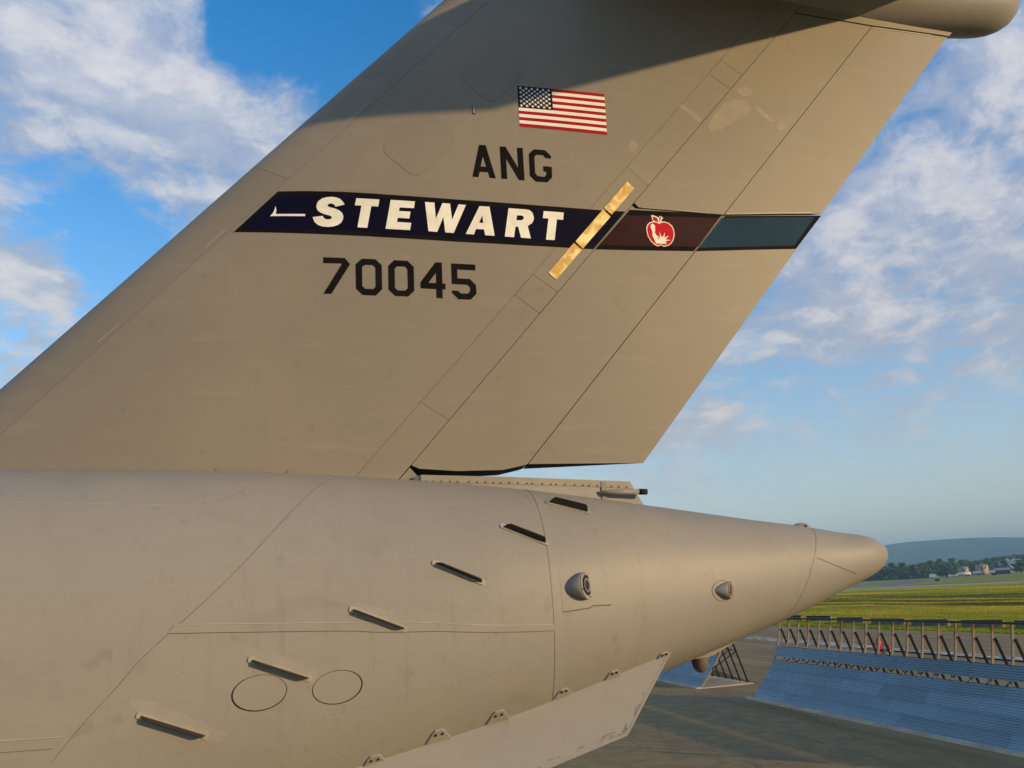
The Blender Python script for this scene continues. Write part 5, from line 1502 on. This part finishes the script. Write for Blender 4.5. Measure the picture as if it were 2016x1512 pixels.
# rudders: two fore panels and two trailing panels
ZS = 12.02; ZB0, ZT0 = 7.92, 16.12
def rud(name, pts, gap=.0055, mats=(M_FIN, M_NEARBLACK)):
    o = P_(fin_block(name, pts, None, list(mats), gap))
    me = o.data
    low = min(v.co.z for v in me.vertices)
    for p in me.polygons:      # shade on the closing rib under a rudder, painted in as near black
        c = p.center
        if abs(p.normal.z) > .7 and not p.use_smooth and p.normal.z < 0: p.material_index = 1
    return o
rl_f = rud("lower_rudder", [(hA(7.93) , 7.93), (hA(7.93) + .12, 7.875), (1.22, 7.835), (1.88, 7.84), (2.187, 7.90), (hB(ZB0), ZB0), (hB(ZS), ZS), (hA(ZS) + .1, ZS), (hA(ZS + .05), ZS + .05)])
rl_a = rud("lower_rudder_tab", [(hB(ZB0), ZB0), (xte(ZB0), ZB0), (xte(ZS + .19), ZS + .19), (hB(ZS), ZS)], mats=(M_FIN, M_NEARBLACK))
ru_f = rud("upper_rudder", [(hA(ZS + .09), ZS + .09), (hA(ZS) + .16, ZS + .012), (hB(ZS + .012), ZS + .012), (hB(ZT0), ZT0), (hA(ZT0), ZT0)])
ru_a = rud("upper_rudder_tab", [(hB(ZS + .012), ZS + .012), (xte(ZS + .205), ZS + .205), (xte(16.2) - .02, 16.2), (hB(ZT0), ZT0)])
# fixed fairing over the rudders
tf = P_(fin_block("fin_tip_fairing", [(hA(16.14), 16.14), (hB(16.14), 16.14), (xte(16.23), 16.23), (12.0, 16.9), (hA(16.9), 16.9)], None, M_FIN, .004))
# bright rub strips on the rudder ends
def rub(x0, z0, x1, z1, parent, m=M_LIP): fin_decal("end_strip", [ribbon([(x0, z0), ((x0 + x1) / 2, (z0 + z1) / 2), (x1, z1)], .022)], parent, m, off=.006, thick=.005)
rub(hB(ZS) + .06, ZS + .035, xte(ZS + .2) - .22, ZS + .205, ru_a)
rub(hB(16.1) + .05, 16.095, xte(16.1) - .35, 16.165, ru_a)
rub(hA(ZS) + .22, ZS + .022, hB(ZS) - .25, ZS + .022, ru_f, M_PATCH)
# hatches on the fin skin
def rounded(corners, k=.26, n=6):
    P = [Vector(c) for c in corners]; out = []
    for i in range(4):
        a, b, c = P[i - 1], P[i], P[(i + 1) % 4]
        p, q = b + (a - b) * k, b + (c - b) * k
        for j in range(n + 1):
            t = j / n; out.append(tuple(p * (1 - t) ** 2 + b * 2 * t * (1 - t) + q * t * t))
    return out
for key in ('hatch_low', 'hatch_top'):
    pl = rounded(FIN[key]); inn = offset_poly(pl, .007)
    fin_decal("hatch", [inn], fin_o, M_FIN, off=.003, thick=.004)
    fin_decal("hatch_gap", [pl], fin_o, M_FAINT, holes=[inn], off=.0015, thick=.002)
fin_decal("vent", [[tuple(p) for p in FIN['vent']]], fin_o, M_SEAL, off=.004)
vx = FIN['vent']; fin_decal("vent_louvre", [ribbon([((vx[0][0] + vx[1][0]) / 2, vx[0][1] - .01), ((vx[2][0] + vx[3][0]) / 2, vx[2][1] + .01)], .03)], fin_o, M_LIP, off=.016, thick=.012)
def rivets_fin(rows_, r=.0062):
    bm = new_bm()
    for row in rows_:
        for x, z in row:
            p = fin_pt(x, z, .0035); vs = [bm.verts.new(p + Vector((math.cos(k) * r, 0, math.sin(k) * r))) for k in [math.pi / 3 * j for j in range(6)]]
            f = bm.faces.new(vs)
    bmesh.ops.recalc_face_normals(bm, faces=bm.faces[:])
    tag(from_bm("rivets", bm, M_RIVET, fin_o), kind='stuff')
rv = [[(LJ(z) + .055, z) for z in np.arange(8.1, 16.6, .07)], [(LJ(z) - .03, z + .03) for z in np.arange(8.1, 16.6, .14)], [(AJ(z) - .05, z) for z in np.arange(8.0, 16.6, .09)]]
for key in ('hatch_low', 'hatch_top'): rv.append([p for p in offset_poly(rounded(FIN[key], .26, 5), .06)])
for cx, cz in ((1.9, 8.2), (2.6, 9.4), (4.9, 13.5), (6.9, 15.2), (-1.2, 10.9), (.4, 11.2), (5.9, 14.4), (-2.4, 8.9)):
    rv.append([(cx + random.uniform(-.09, .09), cz + random.uniform(-.09, .09)) for _ in range(9)])
for fr in (.22, .45, .68): rv.append([(LJ(z) + (AJ(z) - LJ(z)) * fr, z) for z in np.arange(8.1, 16.4, .10)])
for z0_ in (8.7, 9.6, 10.5, 13.3, 15.2):
    for k in range(44):
        f_ = k / 43; z_ = z0_ - .42 * f_
        rv.append([(LJ(z_) + .1 + (AJ(z_) - LJ(z_) - .2) * f_, z_)])
rivets_fin(rv, .0048)
# touch-up paint
n_p = 0
for key in sorted(FIN):
    if key.startswith('patch'):
        pts = [tuple(p) for p in FIN[key]]
        par = ru_f if pts[0][0] > hA(pts[0][1]) else fin_o
        q = resample(pts + [pts[0]], .03)[:-1]
        q = [(x + .022 * mnoise.noise(Vector((x * 9, z * 9, 1))) + .010 * mnoise.noise(Vector((x * 31, z * 31, 4))), z + .022 * mnoise.noise(Vector((x * 9, z * 9, 7))) + .010 * mnoise.noise(Vector((x * 31, z * 31, 9)))) for x, z in q]
        fin_decal("touch_up_patch", [q], par, M_PATCH, off=.0012, thick=.001)
# bright scrapes along the leading-edge joint
for za in (9.72, 11.15, 13.35): fin_decal("scrape", [ribbon([(LJ(za) - .09, za), (LJ(za + .28) - .09, za + .28)], .014)], fin_o, M_LIP, off=.002, thick=.0015)
# root fairing tabs where fin meets fuselage
def root_tabs():
    for i in range(4):
        prof = [tuple(p) for p in FIN['tab%d' % i]]
        pb = poly_mesh2d([prof], (), fin_cuts(prof) + cuts_range(1, 0, prof, .25))
        from_bm("root_fairing", extrude_map(pb, lambda x, zz: fin_pt(x, zz, .022), lambda x, zz: fin_pt(x, zz, -.002)), M_FIN, fin_o)
    fin_block("root_closeout", [(hA(7.5) + .012, 7.5), (hA(7.9) + .014, 7.9), (.70, 7.74), (.78, 7.5)], fin_o, M_FIN, .001)
root_tabs()

# ---- markings
fin_decal("stripe_border", [FIN['stripe']], fin_o, M_BLACK, off=.0030)
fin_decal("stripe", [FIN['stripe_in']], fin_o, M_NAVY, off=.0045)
fin_decal("stripe_border", [[(min(max(p[0], hA(p[1]) + .012), hB(p[1]) - .012), p[1]) for p in FIN['stripe_fwd']]], rl_f, M_BLACK, off=.0030)
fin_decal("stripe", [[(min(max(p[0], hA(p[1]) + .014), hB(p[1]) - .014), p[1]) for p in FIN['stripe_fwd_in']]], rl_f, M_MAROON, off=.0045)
fin_decal("stripe_border", [[(min(max(p[0], hB(p[1]) + .012), xte(p[1]) - .02), min(p[1], ZS - .008 + .1 * max(0, p[0] - hB(p[1])))) for p in FIN['stripe_aft']]], rl_a, M_BLACK, off=.0030)
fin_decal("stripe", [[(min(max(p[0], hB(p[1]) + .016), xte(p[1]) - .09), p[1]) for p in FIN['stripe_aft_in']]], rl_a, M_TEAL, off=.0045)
for ch in ('S', 'T', 'E', 'W', 'A', 'R', 'T2', 'swoosh'):
    fin_decal("letter" if ch != 'swoosh' else "arrow_emblem", [FIN[ch]], fin_o, M_WHITE, holes=[FIN[ch + '_hole']] if ch + '_hole' in FIN else (), off=.0062)
for ch in ('gA', 'gN', 'gG', 'n7', 'n0a', 'n0b', 'n4', 'n5'):
    fin_decal("letter" if ch[0] == 'g' else "numeral", [FIN[ch]], fin_o, M_BLACK, holes=[FIN[ch + '_hole']] if ch + '_hole' in FIN else (), off=.0035)
def flag():
    C4 = [Vector(p) for p in FIN['flag']]
    def uv(u, v): return tuple((C4[0] * (1 - u) + C4[1] * u) * (1 - v) + (C4[3] * (1 - u) + C4[2] * u) * v)
    bm = new_bm(); parts = []
    def add(polys, mi, off):
        allp = [p for pl in polys for p in pl]
        b2 = extrude_map(poly_mesh2d(polys, (), fin_cuts(allp, True)), lambda x, z: fin_pt(x, z, off), lambda x, z: fin_pt(x, z, off - .0015))
        me = bpy.data.meshes.new("tmp"); b2.to_mesh(me); b2.free()
        n0 = len(bm.faces); bm.from_mesh(me); bm.faces.ensure_lookup_table()
        for f in bm.faces[n0:]: f.material_index = mi
        bpy.data.meshes.remove(me)
    CU = .388
    for k in range(13):
        u0 = CU if k < 7 else 0
        add([[uv(u0, k / 13), uv(1, k / 13), uv(1, (k + 1) / 13), uv(u0, (k + 1) / 13)]], 1 if k % 2 == 0 else 0, .0035)
    add([[uv(0, 0), uv(CU, 0), uv(CU, 7 / 13), uv(0, 7 / 13)]], 2, .0037)
    W = (C4[1] - C4[0]).length; H = (C4[3] - C4[0]).length
    for r in range(9):
        n = 6 if r % 2 == 0 else 5
        for c in range(n):
            u = CU * ((c + .5 + (0 if n == 6 else .5)) / 6 * .985 + .004); v = (7 / 13) * (r + 1) / 10
            st = []
            for q in range(10):
                a = math.pi / 2 + q * math.pi / 5; rad = .030 if q % 2 == 0 else .0125
                st.append(uv(u + math.cos(a) * rad / W, v - math.sin(a) * rad / H))
            add([st], 0, .0055)
    from_bm("flag", bm, [M_FLAGW, M_RED, M_FBLUE], fin_o)
flag()
def emblem():
    fin_decal("emblem_outline", [FIN['ap_white']], rl_f, M_WHITE, off=.0060)
    fin_decal("emblem_apple", [FIN['ap_red']], rl_f, M_APPLE, off=.0072)
    fin_decal("emblem_leaf", [FIN['ap_leaf']], rl_f, M_APPLE, off=.0072)
    fin_decal("emblem_stem", [FIN['ap_stem']], rl_f, M_APPLE, off=.0072)
    fin_decal("emblem_torch", [FIN['ap_torch']], rl_f, M_WHITE, off=.0086)
    for k in range(5): fin_decal("emblem_ray", [FIN['ap_ray%d' % k]], rl_f, M_WHITE, off=.0090 + k * .0002)
emblem()
for k in range(3):
    q = [Vector(p) for p in FIN['tape%d' % k]]        # long edges q0-q3 and q1-q2
    for (a, b) in ((0, .515), (.52, 1)):
        pl = [q[0].lerp(q[3], a), q[1].lerp(q[2], a), q[1].lerp(q[2], b), q[0].lerp(q[3], b)]
        fin_decal("gold_tape", [[tuple(p) for p in pl]], fin_o, M_TAPE, off=.008 + .0006 * (k + (a > 0)), thick=.003)

# ---- fairing behind the fin root with its drain mast
def tail_fairing():
    bm = new_bm()
    prof_t = [(.60, .40, 7.76), (.70, .46, 7.775), (2.0, .36, 7.72), (3.2, .22, 7.66), (3.79, .15, 7.63)]   # x, half width, top z
    L = []
    for (x, w, zt) in prof_t:
        zb = fus_pt0(x, math.pi / 2).z - .35
        L.append([bm.verts.new((x + (.34 if x > 3.7 else 0) * (1 if k in (0, 3) else 0), D + y, z)) for k, (y, z) in enumerate(((-w, zb), (-w, zt), (w, zt), (w, zb)))])
    for a, b in zip(L, L[1:]):
        for k in range(3): bm.faces.new((a[k], b[k], b[k + 1], a[k + 1]))
    bm.faces.new(L[-1]); bm.faces.new(L[0][::-1])
    bmesh.ops.recalc_face_normals(bm, faces=bm.faces[:])
    t = P_(from_bm("tail_fairing", bm, M_PAINT))
    # flange strip along the upper edge, and bolts
    bm = new_bm()
    for (x0, w0, z0), (x1, w1, z1) in zip(prof_t[1:], prof_t[2:]):
        bm_bar(bm, (x0, D - w0 - .004, z0 - .05), (x1, D - w1 - .004, z1 - .05), .012, .10)
    from_bm("flange", bm, M_PATCH, t)
    bm = new_bm()
    for (x0, w0, z0), (x1, w1, z1) in zip(prof_t[1:], prof_t[2:]):
        for k in range(int((x1 - x0) / .11)):
            f = (k + .5 + random.uniform(-.2, .2)) / int((x1 - x0) / .11); c = Vector((x0 + (x1 - x0) * f, D - (w0 + (w1 - w0) * f) - .010, z0 + (z1 - z0) * f - .082))
            bm_tube(bm, [c, c + Vector((0, -.014, 0))], .011, 7, True)
    tag(from_bm("bolts", bm, M_SEAL, t), kind='stuff')
    bm = new_bm(); bm_box(bm, (3.36, D - .215, 7.48), (.07, .02, .30)); from_bm("splice_plate", bm, M_PATCH, t)
    bm = new_bm(); yb = D - .30
    bm_tube(bm, [(3.25, D - .21, 7.475), (3.40, yb, 7.47), (3.55, yb, 7.465), (3.90, yb, 7.455)], [.012, .032, .040, .038], 16); from_bm("drain_mast", bm, M_PAINT, t)
    bm = new_bm(); bm_tube(bm, [(3.86, yb, 7.456), (3.98, yb, 7.452)], .043, 16); from_bm("mast_tip", bm, M_NEARBLACK, t)
tail_fairing()

# ---- bullet and horizontal stabiliser
def revolve_ellipsoid(name, prof, yc, zc, sy, sz, parent=None, n=40):
    bm = new_bm(); rings = []
    for x, r in prof:
        rings.append([bm.verts.new((x, yc + sy * r * math.cos(k), zc(x) + sz * r * math.sin(k))) for k in [2 * math.pi * j / n for j in range(n)]])
    for a, b in zip(rings, rings[1:]):
        for j in range(n): bm.faces.new((a[j], a[(j + 1) % n], b[(j + 1) % n], b[j])).smooth = True
    bm.faces.new(rings[0]); bm.faces.new(rings[-1][::-1])
    bmesh.ops.recalc_face_normals(bm, faces=bm.faces[:])
    return from_bm(name, bm, M_PAINT, parent)
bprof = []
for k in range(44):
    x = .9 + 12.15 * (1 - (1 - k / 43) ** 1.25)
    r = .86
    if x < 5.0: r *= math.sqrt(max(.002, 1 - ((5.0 - x) / 4.12) ** 2))
    if x > 9.0: r *= 1 - .16 * ((x - 9.0) / 4.0) ** 1.5
    if x > 11.9: r *= math.sqrt(max(.02, 1 - ((x - 11.9) / 1.16) ** 2.6))
    bprof.append((x, r))
HT_Z, HT_B, HT_ANH = 16.72, 9.9, R(3.0)
HT_RL, HT_RT, HT_TL, HT_TT = 3.2, 10.3, 8.4, 12.4
bul = P_(revolve_ellipsoid("bullet_fairing", bprof, D, lambda x: 17.10 + .02 * (x - 10), .78, 1.0))
def stabiliser(sgn):
    bm = new_bm(); N3 = 25; rings = []
    for k in range(11):
        f = k / 10; y = f * HT_B
        xl = HT_RL + (HT_TL - HT_RL) * f; xt = HT_RT + (HT_TT - HT_RT) * f
        if f > .95: xl += .35 * (f - .95) / .05
        ch = xt - xl; z = HT_Z - y * math.tan(HT_ANH); tc = .10
        ring = []
        for s in (1, -1):
            rng = range(N3) if s == 1 else range(N3 - 2, 0, -1)
            for j in rng:
                c = (1 - math.cos(math.pi * j / (N3 - 1))) / 2
                t = 5 * tc * (.2969 * math.sqrt(c) - .1260 * c - .3516 * c * c + .2843 * c ** 3 - .1036 * c ** 4) * ch
                ring.append(bm.verts.new((xl + ch * c, D + sgn * y, z + s * t)))
        rings.append(ring)
    n = len(rings[0])
    for a, b in zip(rings, rings[1:]):
        for j in range(n): bm.faces.new((a[j], a[(j + 1) % n], b[(j + 1) % n], b[j])).smooth = True
    bm.faces.new(rings[0]); bm.faces.new(rings[-1][::-1])
    bmesh.ops.recalc_face_normals(bm, faces=bm.faces[:])
    return P_(from_bm("horizontal_stabiliser", bm, M_PAINT))
stabiliser(-1); stabiliser(1)

# ------------------------------------------------------------------ haze
def haze():
    m = bpy.data.materials.new("haze_air"); m.use_nodes = True; t = NT(m.node_tree); m.node_tree.nodes.clear()
    v = t.n('ShaderNodeVolumePrincipled', {'Color': (.42, .75, 1.0, 1), 'Density': HAZE_D, 'Anisotropy': -.40})
    o = t.n('ShaderNodeOutputMaterial'); m.node_tree.links.new(v.outputs[0], o.inputs['Volume'])
    bm = new_bm(); bm_box(bm, (0, 0, 129), (18600, 18600, 260)); bmesh.ops.recalc_face_normals(bm, faces=bm.faces[:])
    h = from_bm("haze", bm, m); tag(h, kind='stuff')
HAZE_D = 0.00023
haze()
